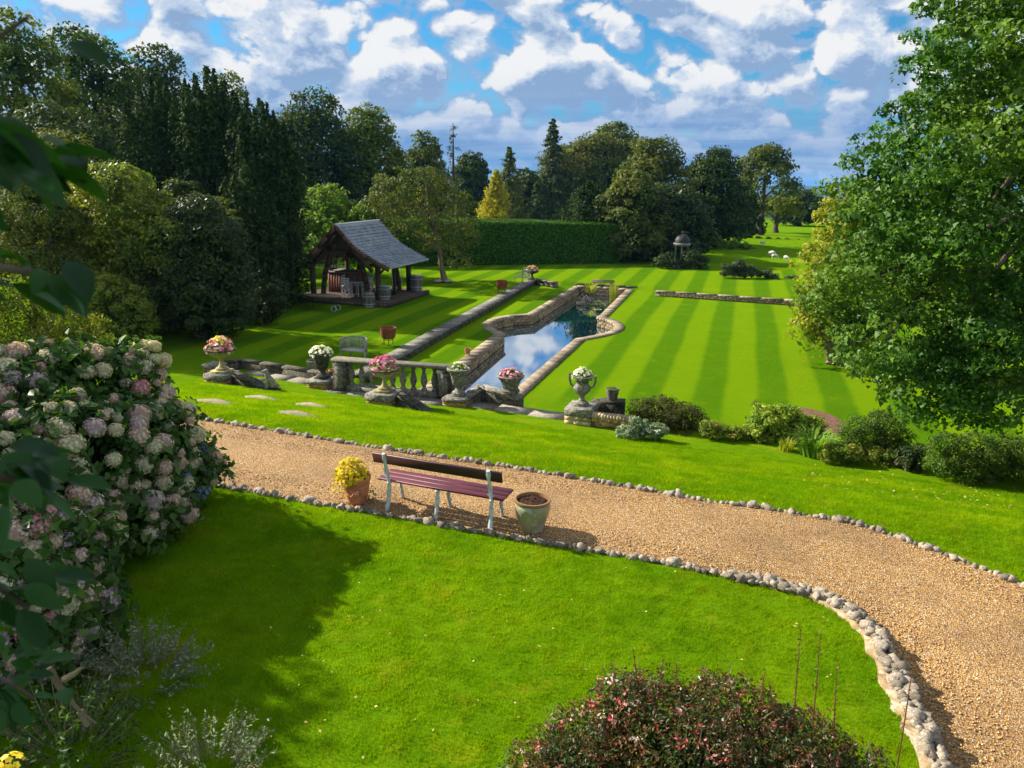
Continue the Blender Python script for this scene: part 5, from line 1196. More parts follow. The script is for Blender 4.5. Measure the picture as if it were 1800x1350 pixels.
# orchard trees behind the pavilion
def lobes_px(lst, Y, dY=0.0, seed=0):
    rr_ = random.Random(seed); res = []
    for q in lst:
        px, py, r_ = q[:3]; yy = Y+(q[3] if len(q) > 3 else rr_.uniform(-dY, dY)); c = atY(px, py, yy); rm = r_*yy/F_; res.append((c[0], c[1], c[2], rm, rm, rm*.9))
    return res
Yo = 46
b_ = atY(782, 497, Yo); gz_ = tz(b_[0], Yo)
tree('orchard_tree', 'grey-olive orchard tree with forked trunk right behind the pavilion', 'tree', (b_[0], Yo, gz_), lobes_px([(690, 345, 38), (740, 350, 50), (785, 375, 50), (720, 400, 55), (775, 425, 48), (812, 425, 30), (668, 375, 34), (700, 318, 20), (800, 395, 35), (760, 320, 22), (800, 460, 26)], Yo, 1.2, 5), mOlive, 330, 34, .42, .17, 71, trunk=(.16, .07), nl=9, tmat=mTwig, fill=.04)
b_ = atY(585, 470, Yo+2); gz_ = tz(b_[0], Yo+2)
tree('fruit_tree', 'bright green-yellow leafy fruit tree behind the pavilion roof', 'tree', (b_[0], Yo+2, gz_), lobes_px([(575, 365, 38), (610, 385, 34), (550, 400, 34), (590, 410, 44), (640, 390, 26), (555, 440, 40), (620, 440, 44), (660, 440, 40)], Yo+2, 1., 6), mBright, 240, 30, .42, .22, 72, trunk=(.14, .06), nl=6, tmat=mTwig)
# rhododendron bank on the left
def bush(label, lobes, mat, ncl, nleaf, clr, size, seed, name='shrub', cat='shrub', asp=.5, shape='quad', base=None, stems=True, jit=.5, fill=.4, group=None, low=-.35, tr=(.06, .03), squash=.75, skirt=True):
    c = np.mean(np.array(lobes)[:, :3], axis=0)
    if skirt: lobes = list(lobes)+[(L_[0], L_[1], (L_[2]+tz(L_[0], L_[1]))/2, L_[3]*.95, L_[4]*.95, (L_[2]-tz(L_[0], L_[1]))*.6) for L_ in lobes if L_[2]-tz(L_[0], L_[1]) > L_[5]*.9]
    base = base or (c[0], c[1], tz(c[0], c[1]))
    r_ = np.random.default_rng(seed); root = thing(name, label, cat, base, 0, group); og = np.array(base, float)
    P_, N_, rn = crown_pts(lobes, ncl, nleaf, clr, r_, fill, squash, low); k_ = P_[:, 2] > T(P_[:, 0], P_[:, 1])+.0; P_, N_, rn = P_[k_], N_[k_], rn[k_]
    sz_ = size*r_.uniform(.6, 1.25, len(P_))*np.where(rn < 0, 1.45, 1); rn = np.abs(rn)
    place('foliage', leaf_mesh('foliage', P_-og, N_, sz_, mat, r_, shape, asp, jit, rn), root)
    if stems:
        m = MB(); rr_ = random.Random(seed)
        for L_ in lobes:
            e_ = Vector(L_[:3]); b0 = Vector(base)+Vector((rr_.uniform(-.3, .3), rr_.uniform(-.3, .3), 0)); md_ = b0.lerp(e_, .5)+Vector((rr_.uniform(-.3, .3), rr_.uniform(-.3, .3), 0)); m.tube([b0, md_, e_, e_+Vector((0, 0, L_[5]*.5))], [tr[0], tr[0]*.8, tr[1], tr[1]*.4], 6, False)
        m.build('branches', mTwig, root, True, org=og)
    return root
bush('great rounded rhododendron with yellow-green sunlit crown, left lawn edge', lobes_px([(205, 350, 62), (150, 365, 40), (270, 390, 50), (230, 430, 70), (160, 430, 60), (120, 400, 40), (310, 420, 55), (260, 480, 70), (180, 480, 55)], 29.5, .8, 3), mRhodo, 700, 44, .36, .16, 81, 'rhododendron', 'rhododendron')
bush('darker rhododendron mound at the right, falling to the lawn by the yews', lobes_px([(350, 385, 40), (375, 430, 52), (330, 450, 60), (400, 480, 42), (360, 510, 60), (300, 520, 60), (410, 525, 32), (330, 555, 40)], 29, .8, 4), mRhodoD, 620, 44, .36, .16, 82, 'rhododendron', 'rhododendron')
bush('twiggy brownish shrub with bare stems at the far left of the lawn edge', lobes_px([(90, 400, 50), (60, 350, 40), (60, 450, 60), (120, 470, 50), (20, 400, 50), (0, 470, 60), (110, 520, 40)], 27.5, .8, 5), mOlive, 480, 34, .36, .13, 83, tr=(.10, .05), fill=.2, skirt=False)
bush('clipped dark mound with bright new tips in front of the rhododendrons', lobes_px([(195, 520, 40), (165, 535, 34), (230, 535, 36), (200, 555, 40), (150, 560, 30), (245, 560, 30)], 26.5, .3, 6), mRhodo, 260, 40, .22, .10, 84)
bush('low dark purple-leaved shrub at the foot of the columnar yews', lobes_px([(460, 520, 26), (480, 510, 22), (440, 535, 24), (470, 540, 22)], 32, .5, 7), mRhodoD, 110, 30, .25, .12, 85)
bush('small grey-green tree behind the rhododendron at the far left', lobes_px([(130, 265, 34), (90, 260, 34), (110, 300, 40), (60, 290, 40), (30, 320, 50), (160, 310, 30)], 37, .8, 8), mOlive, 190, 30, .4, .16, 86, 'small_tree', 'tree')
bush('silver-leaved shrub tip beside the dark rhododendron and the yews', lobes_px([(350, 360, 16), (385, 370, 22), (370, 400, 26), (400, 400, 20)], 31, .3, 9), mOlive, 80, 26, .22, .13, 87)

# big maple-like tree at the right
RT = [(1560, 470, 100, 13.), (1500, 560, 62, 13.3), (1640, 330, 110, 13.5), (1700, 200, 110, 13.), (1625, 150, 60, 13.), (1700, 60, 90, 13.), (1800, 20, 120, 13.5), (1600, 600, 90, 12.8), (1700, 620, 90, 12.3), (1610, 665, 52, 12.6),
      (1745, 690, 55, 12.2), (1780, 400, 170, 14.), (1720, 500, 130, 12.8), (1560, 300, 62, 13.), (1508, 335, 34, 13.), (1480, 455, 40, 13.4), (1475, 590, 32, 13.), (1530, 395, 62, 13.), (1840, 250, 150, 13.5), (1850, 560, 130, 12.5), (1590, 195, 42, 13.), (1800, 640, 80, 12.2), (1660, 560, 100, 12.4), (1950, 100, 200, 14), (1950, 400, 200, 14), (1965, 650, 140, 13), (1530, 640, 40, 12.7)]
sil = np.array([(1690, -60), (1655, 30), (1628, 90), (1604, 150), (1590, 200), (1575, 240), (1545, 275), (1520, 310), (1508, 360), (1486, 420), (1468, 470), (1462, 530), (1482, 600), (1500, 640), (1552, 680), (1610, 712), (1690, 722), (1760, 722), (1850, 725), (1930, 600), (1990, 0)])
rr_ = random.Random(31); RT = []; k_ = 0
while len(RT) < 88 and k_ < 6000:
    k_ += 1; px, py = rr_.uniform(1440, 1980), rr_.uniform(-60, 740); r_ = rr_.uniform(34, 66)
    if not inpoly(np.array([px]), np.array([py]), sil)[0]: continue
    if any(math.hypot(px-q[0], py-q[1]) < (r_+q[2])*.52 for q in RT): continue
    edge = np.min(np.hypot(sil[:, 0]-px, sil[:, 1]-py)); RT.append((px, py, r_, 13.6-min(1.6, (px-1440)/230.)+rr_.uniform(-.7, .7)))
RT += [(1478, 325, 16, 13.4), (1568, 186, 14, 13.3), (1612, 62, 12, 13.3), (1590, 110, 11, 13.2), (1455, 480, 18, 13.6), (1648, 20, 18, 13.2), (1470, 612, 15, 13.2), (1610, 728, 20, 12.8), (1690, 738, 26, 12.4), (1550, 700, 20, 13.), (1755, 742, 26, 12.3), (1520, 262, 18, 13.3), (1500, 655, 15, 13.), (1448, 545, 13, 13.5)]
RT += [(1600, 480, 105, 15.6), (1700, 300, 130, 15.8), (1720, 560, 110, 15.2), (1800, 120, 150, 15.8), (1850, 420, 170, 16.), (1640, 640, 62, 14.8), (1570, 360, 70, 15.4)]
lb = lobes_px(RT, 0); lb = [(q[0], q[1], q[2], q[3]*1.08, q[4]*1.1, q[5]*.80) for q in lb]; bx_ = 11.6
for i in range(16): a_ = i*2.4; lb.append((12.2+3.4*abs(math.cos(a_))*rr_.uniform(.5, 1), 15+2.6*math.sin(a_), 2.6+i*.62, 1.5, 1.5, 1.2))
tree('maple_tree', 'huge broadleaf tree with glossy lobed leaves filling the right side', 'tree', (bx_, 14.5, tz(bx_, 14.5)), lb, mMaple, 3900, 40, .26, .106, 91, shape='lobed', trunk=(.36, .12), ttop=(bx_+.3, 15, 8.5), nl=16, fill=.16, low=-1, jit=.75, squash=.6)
bush('yellow-green tree whose turning leaves show left of the big tree', lobes_px([(1480, 400, 48), (1450, 460, 42), (1500, 350, 40), (1440, 510, 36), (1510, 450, 60), (1475, 530, 50), (1550, 400, 60), (1530, 520, 50)], 27, .8, 10), mYelTree, 330, 34, .36, .17, 92, 'yellow_tree', 'tree', tr=(.12, .06))

# herbaceous border
def gbush(label, lst, Y, mat, ncl, nleaf, clr, size, seed, **kw): return bush(label, lobes_px(lst, Y, .15, seed), mat, ncl, nleaf, clr, size, seed, **kw)
mBrownSh = leafmat('bronze_evergreen_leaf', [(0, (.030, .045, .010)), (.6, (.075, .082, .018)), (1, (.17, .12, .03))], .2, .5, .3)
mVari = leafmat('variegated_leaf', [(0, (.06, .14, .012)), (.5, (.20, .31, .02)), (1, (.55, .56, .10))], .35, .4, .4)
mSilver = leafmat('silver_leaf', [(0, (.10, .17, .07)), (.6, (.24, .30, .17)), (1, (.62, .64, .56))], .25, .5, .35)
mMixed = leafmat('mixed_border_leaf', [(0, (.06, .12, .015)), (.6, (.20, .25, .03)), (.8, (.30, .28, .03)), (1, (.36, .20, .10))], .3, .45, .35)
mBox = leafmat('clipped_mound_leaf', [(0, (.035, .075, .010)), (.6, (.085, .15, .014)), (1, (.17, .22, .02))], .25, .45, .35)
gbush('bronze-green dome-shaped shrub right of the low brick wall', [(1160, 728, 34), (1195, 745, 42), (1140, 735, 22), (1215, 750, 30), (1170, 755, 34), (1125, 722, 20)], 19.0, mBrownSh, 230, 44, .16, .055, 101)
gbush('silvery plants with white blooms in front of the bronze shrub', [(1105, 758, 14), (1130, 755, 18), (1155, 758, 16), (1092, 762, 10), (1120, 745, 12)], 17.9, mSilver, 80, 34, .10, .07, 102, stems=False)
gbush('low mixed green and pinkish plants between the bronze shrub and variegated bush', [(1262, 758, 16), (1290, 765, 16), (1315, 768, 18), (1245, 752, 12), (1340, 775, 16)], 18.0, mMixed, 90, 30, .11, .07, 103, stems=False)
gbush('bright variegated yellow-green bush in front of the bare soil patch', [(1350, 745, 34), (1385, 740, 30), (1420, 755, 26), (1335, 760, 24), (1395, 765, 28), (1370, 725, 16), (1440, 770, 14)], 18.2, mVari, 190, 36, .15, .085, 104)
sg_ = atZ(1430, 798, -1.7); z_ = tz(sg_[0], sg_[1])
tag(place('strap_leaf_clump', blades(240, .32, .75, .035, .75, mStrap, 9, droop=.3), None, (sg_[0], sg_[1], z_)), 'arching strap-leaved lime green clump in the border', 'plant')
q = atZ(1382, 790, -1.7); tag(place('grassy_tuft', blades(90, .16, .38, .02, .5, mReed, 19, droop=.2), None, (q[0], q[1], tz(q[0], q[1]))), 'small bronze grassy tuft left of the strap-leaved clump', 'plant')
gbush('olive rounded heath-like mound behind the yellow-flecked border plants', [(1510, 760, 32), (1550, 755, 36), (1580, 775, 26), (1535, 785, 34), (1490, 780, 22)], 17.0, mBox, 190, 42, .15, .055, 106)
gbush('yellow and green low border plants in front of the olive mound', [(1480, 795, 14), (1500, 800, 16), (1540, 805, 20), (1565, 808, 18), (1455, 790, 10)], 16.4, mMixed, 90, 30, .10, .07, 107, stems=False)
gbush('small dark shrub between the olive mound and the clipped green mound', [(1600, 805, 18), (1615, 795, 14), (1588, 800, 14)], 16.2, mRhodoD, 60, 30, .11, .06, 108)
gbush('wide clipped green mound shrub at the right edge under the big tree', [(1665, 795, 34), (1720, 800, 44), (1780, 805, 44), (1690, 820, 34), (1750, 825, 40), (1830, 815, 50)], 15.6, mBox, 330, 44, .15, .055, 109)
q = atZ(1325, 772, -1.7); fl = thing('seedhead_stalk', 'tall dry stalk with brown seedheads standing in front of the lawn', 'plant', (q[0], q[1], tz(q[0], q[1])))
MB().tube([(0, 0, 0), (0, 0, .6), (-.03, 0, 1.05)], .008, 5).build('stem', mTwig, fl)
place('seedhead', leaves_dome(60, .14, .22, mBrownSh, .05, 7), fl, (-.03, 0, .85))
# bare soil patch in the lawn
sp = np.array([atZ(px, py, POOLZ)[:2] for px, py in [(1340, 722), (1365, 716), (1400, 714), (1435, 720), (1465, 730), (1484, 745), (1475, 762), (1430, 770), (1380, 770), (1345, 745)]])
cs2 = resample(np.vstack([sp, sp[:1]]), 40)[:-1]; cc = cs2.mean(0); vs = [(cc[0], cc[1], tz(*cc)+.035)]
for q in cs2: vs.append((q[0], q[1], tz(q[0], q[1])+.008))
for q in cs2: h_ = cc*.25+q*.75; vs.append((h_[0], h_[1], tz(h_[0], h_[1])+.03))
n = len(cs2); fs = [(1+i, 1+(i+1) % n, 1+n+(i+1) % n, 1+n+i) for i in range(n)]+[(1+n+i, 1+n+(i+1) % n, 0) for i in range(n)]
o = bpy.data.objects.new('bare_soil', npmesh('bare_soil', vs, [i for f in fs for i in f], [len(f) for f in fs], mBareSoil, None, True)); link(o); tag(o, kind='structure')

mGreyB = leafmat('grey_border_leaf', [(0, (.035, .055, .02)), (.7, (.085, .11, .045)), (1, (.24, .24, .18))], .2, .5, .3)
# far border and field shrub rows
gbush('long low shaded border of lavender and shrubs along the far lawn edge', [(1290, 472, 8), (1310, 477, 8), (1335, 483, 8), (1360, 489, 8), (1385, 495, 8), (1410, 501, 8), (1440, 507, 9), (1275, 470, 8), (1322, 474, 7), (1348, 480, 7), (1397, 492, 7), (1300, 466, 9)], 50, mGreyB, 260, 30, .16, .12, 111, stems=False, name='border_planting', cat='border')
gbush('rose bushes round the foot of the small domed temple', [(1175, 458, 14), (1215, 455, 14), (1230, 462, 12), (1160, 464, 10), (1200, 470, 10)], 55, mRhodoD, 110, 30, .3, .15, 112, name='rose_bush', cat='shrub')
gbush('sunlit pale hedge row on the bank behind the temple', [(1240, 425, 8), (1260, 428, 9), (1285, 432, 9), (1310, 436, 8), (1225, 422, 7)], 66, mBright, 120, 26, .3, .20, 113, stems=False)
gbush('dark low shrub row standing for a shaded ditch across the field behind the lavender border', [(1240+i*17, 437+i*1.6, 6) for i in range(13)], 72, mRhodoD, 200, 26, .3, .2, 115, stems=False, name='field_hedge', cat='hedge')  # dark leaves stand in for the shade of a field ditch
gbush('second low hedge row farther up the field below the open tree', [(1300+i*17, 420+i*1.2, 4) for i in range(9)], 84, mWood, 130, 26, .3, .22, 116, stems=False, name='field_hedge', cat='hedge')
gbush('low dark shrubs under the trees right of the hedge', [(1110, 455, 16), (1140, 450, 18), (1100, 430, 20), (1130, 425, 22), (1160, 440, 16)], 60, mRhodoD, 150, 30, .4, .2, 114)
# distant woods: masses nobody could count
fr_ = np.random.default_rng(121); n = 26000; xx = fr_.uniform(60, 420, n); yy = fr_.uniform(230, 620, n)
zz = T(xx, yy)+fr_.uniform(0, 1, n)**.6*(6+2*np.sin(xx*.08)+1.5*np.sin(yy*.05+xx*.03))
keep = np.sin(xx*.021+1)*np.sin(yy*.013+2)+fr_.uniform(-.3, .3, n) > -.45
P_ = np.stack([xx, yy, zz], 1)[keep]; o = place('distant_woods', leaf_mesh('distant_woods', P_, np.tile([0, -.3, 1.], (len(P_), 1)), fr_.uniform(1.4, 2.8, len(P_)), mDark, fr_, 'quad', .8, .5)); tag(o, kind='stuff')

# ================================================================ hydrangeas and foreground planting
mHyL = leafmat('hydrangea_leaf', [(0, (.022, .060, .012)), (.6, (.050, .115, .018)), (.92, (.10, .18, .03)), (1, (.20, .22, .03))], .3, .38, .5)
hyd = {}
for nm, c1, c2 in (('white', (.68, .60, .43), (.80, .72, .54)), ('dusty', (.68, .48, .42), (.80, .62, .52)), ('pink', (.66, .30, .34), (.76, .48, .48)), ('blue', (.16, .22, .52), (.36, .40, .58)), ('lilac', (.62, .48, .52), (.74, .60, .60))):
    mt = leafmat('hydrangea_petal_'+nm, [(0, tuple(x*.7 for x in c1)), (.25, c1), (1, tuple(min(.85, x*1.25) for x in c2))], .35, .6, .2); hyd[nm] = []
    for sd_ in range(2):
        r_ = np.random.default_rng(200+sd_); V = []; Fc = []; rn = []
        for i in range(104):
            z_ = 1-1.6*(i+.5)/104; a = i*2.39996+r_.uniform(-.2, .2); rr_ = math.sqrt(max(0, 1-z_*z_)); k_ = r_.uniform(.86, 1.06); c = np.array([rr_*math.cos(a), rr_*math.sin(a), z_])*k_
            nn = c/np.linalg.norm(c); t1 = np.cross(nn, [.1, .3, 1]); t1 /= np.linalg.norm(t1); t2 = np.cross(nn, t1); ph = r_.uniform(0, 1.57); v_ = r_.uniform()
            for p_ in range(4):
                th = ph+p_*1.5708; d1 = t1*math.cos(th)+t2*math.sin(th); d0 = t1*math.cos(th-.7)+t2*math.sin(th-.7); d2 = t1*math.cos(th+.7)+t2*math.sin(th+.7); k = len(V)
                V += [c-nn*.06, c+d0*.115+nn*.02, c+d1*.165-nn*.01, c+d2*.115+nn*.02]; Fc += [k, k+1, k+2, k+3]; rn.append(v_)
        cV, cF = ico_rock(400+sd_, 2, 1., .03); nq = len(Fc)//4; b0_ = len(V); V += [np.array(q)*.86*np.array([1, 1, .9])+np.array([0, 0, .04]) for q in cV]; Fc += [i+b0_ for f in cF for i in f]
        hyd[nm].append(npmesh('flower_head', V, Fc, [4]*nq+[3]*len(cF), mt, rn+[.12]*len(cF)))
mHydCore = solid('hydrangea_stalks', (.16, .20, .08), (.08, .11, .04), 6, 1, .3, vary=0)
def hydrangea(label, lst, ncl, seed, nheads, hs, palette):
    lobes = lobes_px(lst, 0, 0, seed)
    root = bush(label, lobes, mHyL, ncl, 15, .24, .135, seed, 'hydrangea', 'hydrangea', asp=.62, shape='fold', jit=.6, fill=.5, tr=(.02, .012))
    og = np.array(root.location); rr_ = random.Random(seed); Lb = np.array(lobes); got = 0; tries = 0; pts_ = []
    while got < nheads and tries < 9000:
        tries += 1; L_ = Lb[rr_.randrange(len(Lb))]; d_ = np.array([rr_.gauss(0, 1) for _ in range(3)]); d_ /= np.linalg.norm(d_)
        p_ = L_[:3]+d_*L_[3:6]*1.05+np.array([0, 0, .02]); tc = np.array([0, 0, CAMZ])-p_; tc /= np.linalg.norm(tc)
        if d_ @ tc < .05 or p_[2] < tz(p_[0], p_[1])+.12: continue
        if np.any(np.sum(((p_-Lb[:, :3])/Lb[:, 3:6])**2, 1) < .85): continue
        if pts_ and np.min(np.sum((np.array(pts_)-p_)**2, 1)) < (hs*1.55)**2: continue
        pts_.append(p_); got += 1
        rx_ = p_-np.array([0, 0, CAMZ]); kx = rx_@_f; px = CX+F_*(rx_@_r)/kx
        nm = palette(px, rr_); s_ = hs*rr_.choice([.62, .8, .9, 1, 1.1, 1.25, 1.38])
        h_ = place('flower_head', hyd[nm][rr_.randrange(2)], root, tuple(p_-og), Vector(d_*.6+tc*.25+np.array([0, 0, .5])).to_track_quat('Z', 'Y').to_euler(), (s_*rr_.uniform(.95, 1.15), s_, s_*rr_.uniform(.75, .95)))
    print('heads', got); return root
hydrangea('great hydrangea with dusty white and blue-tinged flower heads overhanging the gravel path', [(200, 690, 85, 9.8), (110, 690, 95, 9.2), (275, 765, 72, 9.6), (200, 800, 110, 8.9), (315, 830, 62, 9.9), (100, 800, 120, 8.2), (280, 885, 62, 9.0), (215, 900, 75, 8.5), (30, 700, 95, 8.8), (60, 890, 100, 7.4), (250, 640, 36, 10.0), (345, 810, 36, 10.1), (140, 920, 70, 7.8), (0, 820, 100, 7.6)],
          720, 301, 215, .098, lambda px, r_: 'blue' if px > 325 and r_.random() < .3 else r_.choice(['white', 'white', 'dusty', 'dusty', 'white', 'lilac', 'dusty', 'pink' if r_.random() < .12 else 'white']))
hydrangea('nearer hydrangea with packed lilac-grey and pink flower heads, lower left', [(100, 985, 80, 6.6), (60, 1060, 80, 6.1), (145, 1045, 46, 6.5), (20, 950, 85, 6.3), (100, 1120, 60, 6.1), (30, 1140, 70, 5.8), (-50, 1050, 90, 5.8), (160, 1000, 30, 6.7)],
          330, 302, 110, .10, lambda px, r_: r_.choice(['dusty', 'lilac', 'lilac', 'white', 'dusty', 'pink' if px < 90 else 'lilac']))
mTips = leafmat('yellow_orange_new_leaf', [(0, (.03, .065, .008)), (.55, (.17, .21, .018)), (.85, (.30, .29, .02)), (1, (.45, .26, .03))], .4, .45, .35)
def sprays(label, name, cat, base, stems, mat, lsize, n_per, seed, tmat=None, asp=.35, group=None, srad=.004, both=True, parts=False):
    """stems: list of (p0, p1, bend); leaves sit in pairs along each stem"""
    r_ = np.random.default_rng(seed); root = thing(name, label, cat, base, 0, group) if not hasattr(base, 'children') else base
    og = np.array(root.location); P_ = []; N_ = []; m = MB()
    for (p0, p1, bend) in stems:
        p0 = np.array(p0, float); p1 = np.array(p1, float); L_ = np.linalg.norm(p1-p0); side = unit(r_.normal(0, 1, 3))*bend*L_; mid_ = (p0+p1)/2+side
        cv = lambda t_: (1-t_)**2*p0+2*t_*(1-t_)*mid_+t_*t_*p1
        m.tube([cv(t_) for t_ in (0, .33, .66, 1)], [srad, srad*.8, srad*.6, srad*.3], 4, False)
        for k in range(n_per):
            t_ = .12+.88*(k+r_.uniform(0, .6))/n_per; c = cv(min(t_, 1)); d_ = unit(r_.normal(0, 1, 3))
            P_.append(c+d_*lsize*.5); N_.append(np.cross(d_, unit(r_.normal(0, 1, 3))))
    me = leaf_mesh('foliage', np.array(P_)-og, np.array(N_), lsize*r_.uniform(.6, 1.2, len(P_)), mat, r_, 'fold', asp, .3)
    place('foliage', me, root); m.build('stems', tmat or mTwig, root, True, org=og); return root
def dome_stems(cx, cy, z0, rx, ry, h, n, seed, inner=.35, up=.3, l0=.5):
    r_ = np.random.default_rng(seed); st = []
    for i in range(n):
        a = r_.uniform(0, 6.28); ph = math.asin(r_.uniform(.05, 1)); k_ = r_.uniform(.75, 1.12)
        e_ = np.array([cx+rx*k_*math.cos(ph)*math.cos(a), cy+ry*k_*math.cos(ph)*math.sin(a), z0+h*k_*math.sin(ph)]); c = np.array([cx, cy, z0]); st.append((c+(e_-c)*l0+[0, 0, -.02], e_+np.array([0, 0, up*h*.1]), .12))
    return st
bush('yellow-orange tipped small-leaved shrub behind the great hydrangea, left edge', lobes_px([(60, 552, 58, 11.0), (130, 585, 44, 10.9), (0, 535, 62, 11.2), (20, 610, 75, 10.8), (110, 640, 60, 11), (-60, 560, 70, 11.4), (165, 610, 30, 11.2)], 0), mTips, 330, 60, .18, .045, 303, asp=.5, shape='quad', tr=(.02, .01))
q = atY(100, 590, 11.2); sprays('upright yellow-green shoots standing out of the small-leaved shrub, left edge', 'shrub_shoots', 'shrub', (q[0], q[1], tz(q[0], q[1])), [(atY(px, 590, 11.1), atY(px+random.uniform(-14, 20), random.uniform(520, 560)+max(0, px-60)*.32, 11.1), .08) for px in np.linspace(-30, 180, 46)], mTips, .045, 9, 304)
# silver shrubs on the shaded lawn
mSilv2 = leafmat('grey_green_small_leaf', [(0, (.10, .15, .085)), (.6, (.20, .26, .16)), (1, (.42, .46, .34))], .3, .5, .35)
q = atZ(240, 1225, 0); st = dome_stems(q[0], q[1]+.2, 0, .62, .5, .62, 150, 305)
sprays('loose silvery grey-leaved shrub on the shaded lawn beside the nearer hydrangea', 'silver_shrub', 'shrub', (q[0], q[1], 0), st, mSilv2, .042, 16, 306)
q = atZ(350, 1385, 0); st = dome_stems(q[0]+.05, q[1]+.1, 0, .55, .42, .50, 90, 307, up=2)
sprays('pale silvery sprays rising from the bottom edge left of the lit lawn', 'silver_shrub', 'shrub', (q[0], q[1], 0), st, mSilv2, .04, 14, 308)
q = atZ(60, 1400, 0); st = dome_stems(q[0]+.1, q[1]+.3, 0, .6, .6, .75, 120, 309)
sprays('dark leafy underplanting in the bottom left corner', 'low_shrub', 'shrub', (q[0], q[1], 0), st, mHyL, .06, 14, 310)
q = atZ(30, 1390, .6); yf = thing('yellow_flowers', 'bright yellow flower clusters in the bottom left corner', 'flowers', (q[0], q[1]-.1, 0))
for k, (x_, y_, z_) in enumerate(((0, 0, .70), (-.12, .08, .74), (.06, .10, .62), (.16, -.05, .56), (-.05, .16, .76))):
    place('flower_cluster', flowers_mesh(16, .07, .06, mPetYel, .028, 40+k), yf, (x_, y_, z_)); MB().tube([(x_*.3, y_*.3, 0), (x_, y_, z_)], .004, 5).build('stem', mTwig, yf)
# abelia in the foreground
mAb = leafmat('glossy_abelia_leaf', [(0, (.020, .045, .010)), (.45, (.050, .080, .015)), (.7, (.13, .045, .022)), (.9, (.24, .085, .035)), (1, (.24, .25, .06))], .25, .3, .6)
ab = [(1150, 1290, 105, 4.9), (1280, 1295, 110, 5.0), (1030, 1330, 90, 4.7), (1400, 1335, 95, 4.9), (1500, 1375, 65, 4.8), (1200, 1370, 150, 4.5), (950, 1370, 62, 4.6), (1350, 1385, 120, 4.6), (1090, 1240, 50, 4.9)]
AB = bush('red-brown leaved shrub dotted with pink and white blossoms at the bottom edge', lobes_px(ab, 0), mAb, 760, 34, .13, .040, 311, 'abelia', 'shrub', asp=.42, shape='fold', jit=.9, fill=.5, tr=(.012, .008), squash=1.0)
ogA = np.array(AB.location); rr_ = random.Random(9); Lb = np.array(lobes_px(ab, 0)); VV = []
mFl = leafmat('shell_pink_blossom', [(0, (.65, .06, .09)), (.4, (.75, .18, .22)), (.6, (.80, .45, .42)), (1, (.85, .78, .74))], .3, .5)
stA = []
for i in range(260):
    L_ = Lb[rr_.randrange(len(Lb))]; d_ = np.array([rr_.gauss(0, 1), rr_.gauss(0, 1)-.4, abs(rr_.gauss(0, 1))]); d_ /= np.linalg.norm(d_); p_ = L_[:3]+d_*L_[3:6]
    if any(np.sum(((p_-l2[:3])/l2[3:6])**2) < .8 for l2 in Lb): continue
    if i < 215: VV.append(p_+d_*.03)
    stA.append((p_-d_*.1, p_+d_*rr_.uniform(.06, .16)+np.array([0, 0, rr_.uniform(0, .09)]), .1))
r_ = np.random.default_rng(8); n = len(VV); PP = np.repeat(np.array(VV), 7, 0)+r_.normal(0, .022, (n*7, 3))
place('blossom', leaf_mesh('blossom', PP-ogA, r_.normal(0, 1, (n*7, 3)), .034*r_.uniform(.7, 1.2, n*7), mFl, r_, 'fold', .6, .3, np.repeat(r_.uniform(0, 1, n), 7)), AB)
sprays('', '', '', AB, stA, mAb, .034, 9, 312)
mShoot = solid('reddish_shoot', (.20, .055, .035), (.13, .035, .025), 5, .6, .1, vary=0)
for (x0, y0_, x1, y1_) in ((1393, 1265, 1408, 1105), (1424, 1280, 1442, 1112), (1462, 1310, 1472, 1165), (1572, 1350, 1612, 1118), (1128, 1215, 1112, 1140), (1150, 1230, 1165, 1158), (1095, 1225, 1075, 1165), (1290, 1250, 1268, 1178), (1335, 1255, 1344, 1180), (1180, 1225, 1190, 1165), (1365, 1270, 1352, 1200), (940, 1320, 902, 1300)):
    a = atY(x0, y0_+30, 4.9); b_ = atY(x1, y1_, 4.95); m = MB(); mid_ = (a+b_)/2+[random.uniform(-.01, .01), 0, 0]; m.tube([a, mid_, b_], [.006, .005, .002], 5)
    sh = m.build('shoot', mShoot, AB, True, org=ogA)
    r_ = np.random.default_rng(int(x0)); nn_ = 26; tt = r_.uniform(.25, 1, nn_)**.7; PP = a+(b_-a)*tt[:, None]+r_.normal(0, .010, (nn_, 3)); place('leaf_pairs', leaf_mesh('leaf_pairs', PP-ogA, r_.normal(0, 1, (nn_, 3)), .034*r_.uniform(.6, 1.1, nn_), mAb, r_, 'fold', .35, .2, r_.uniform(.5, 1, nn_)), sh)

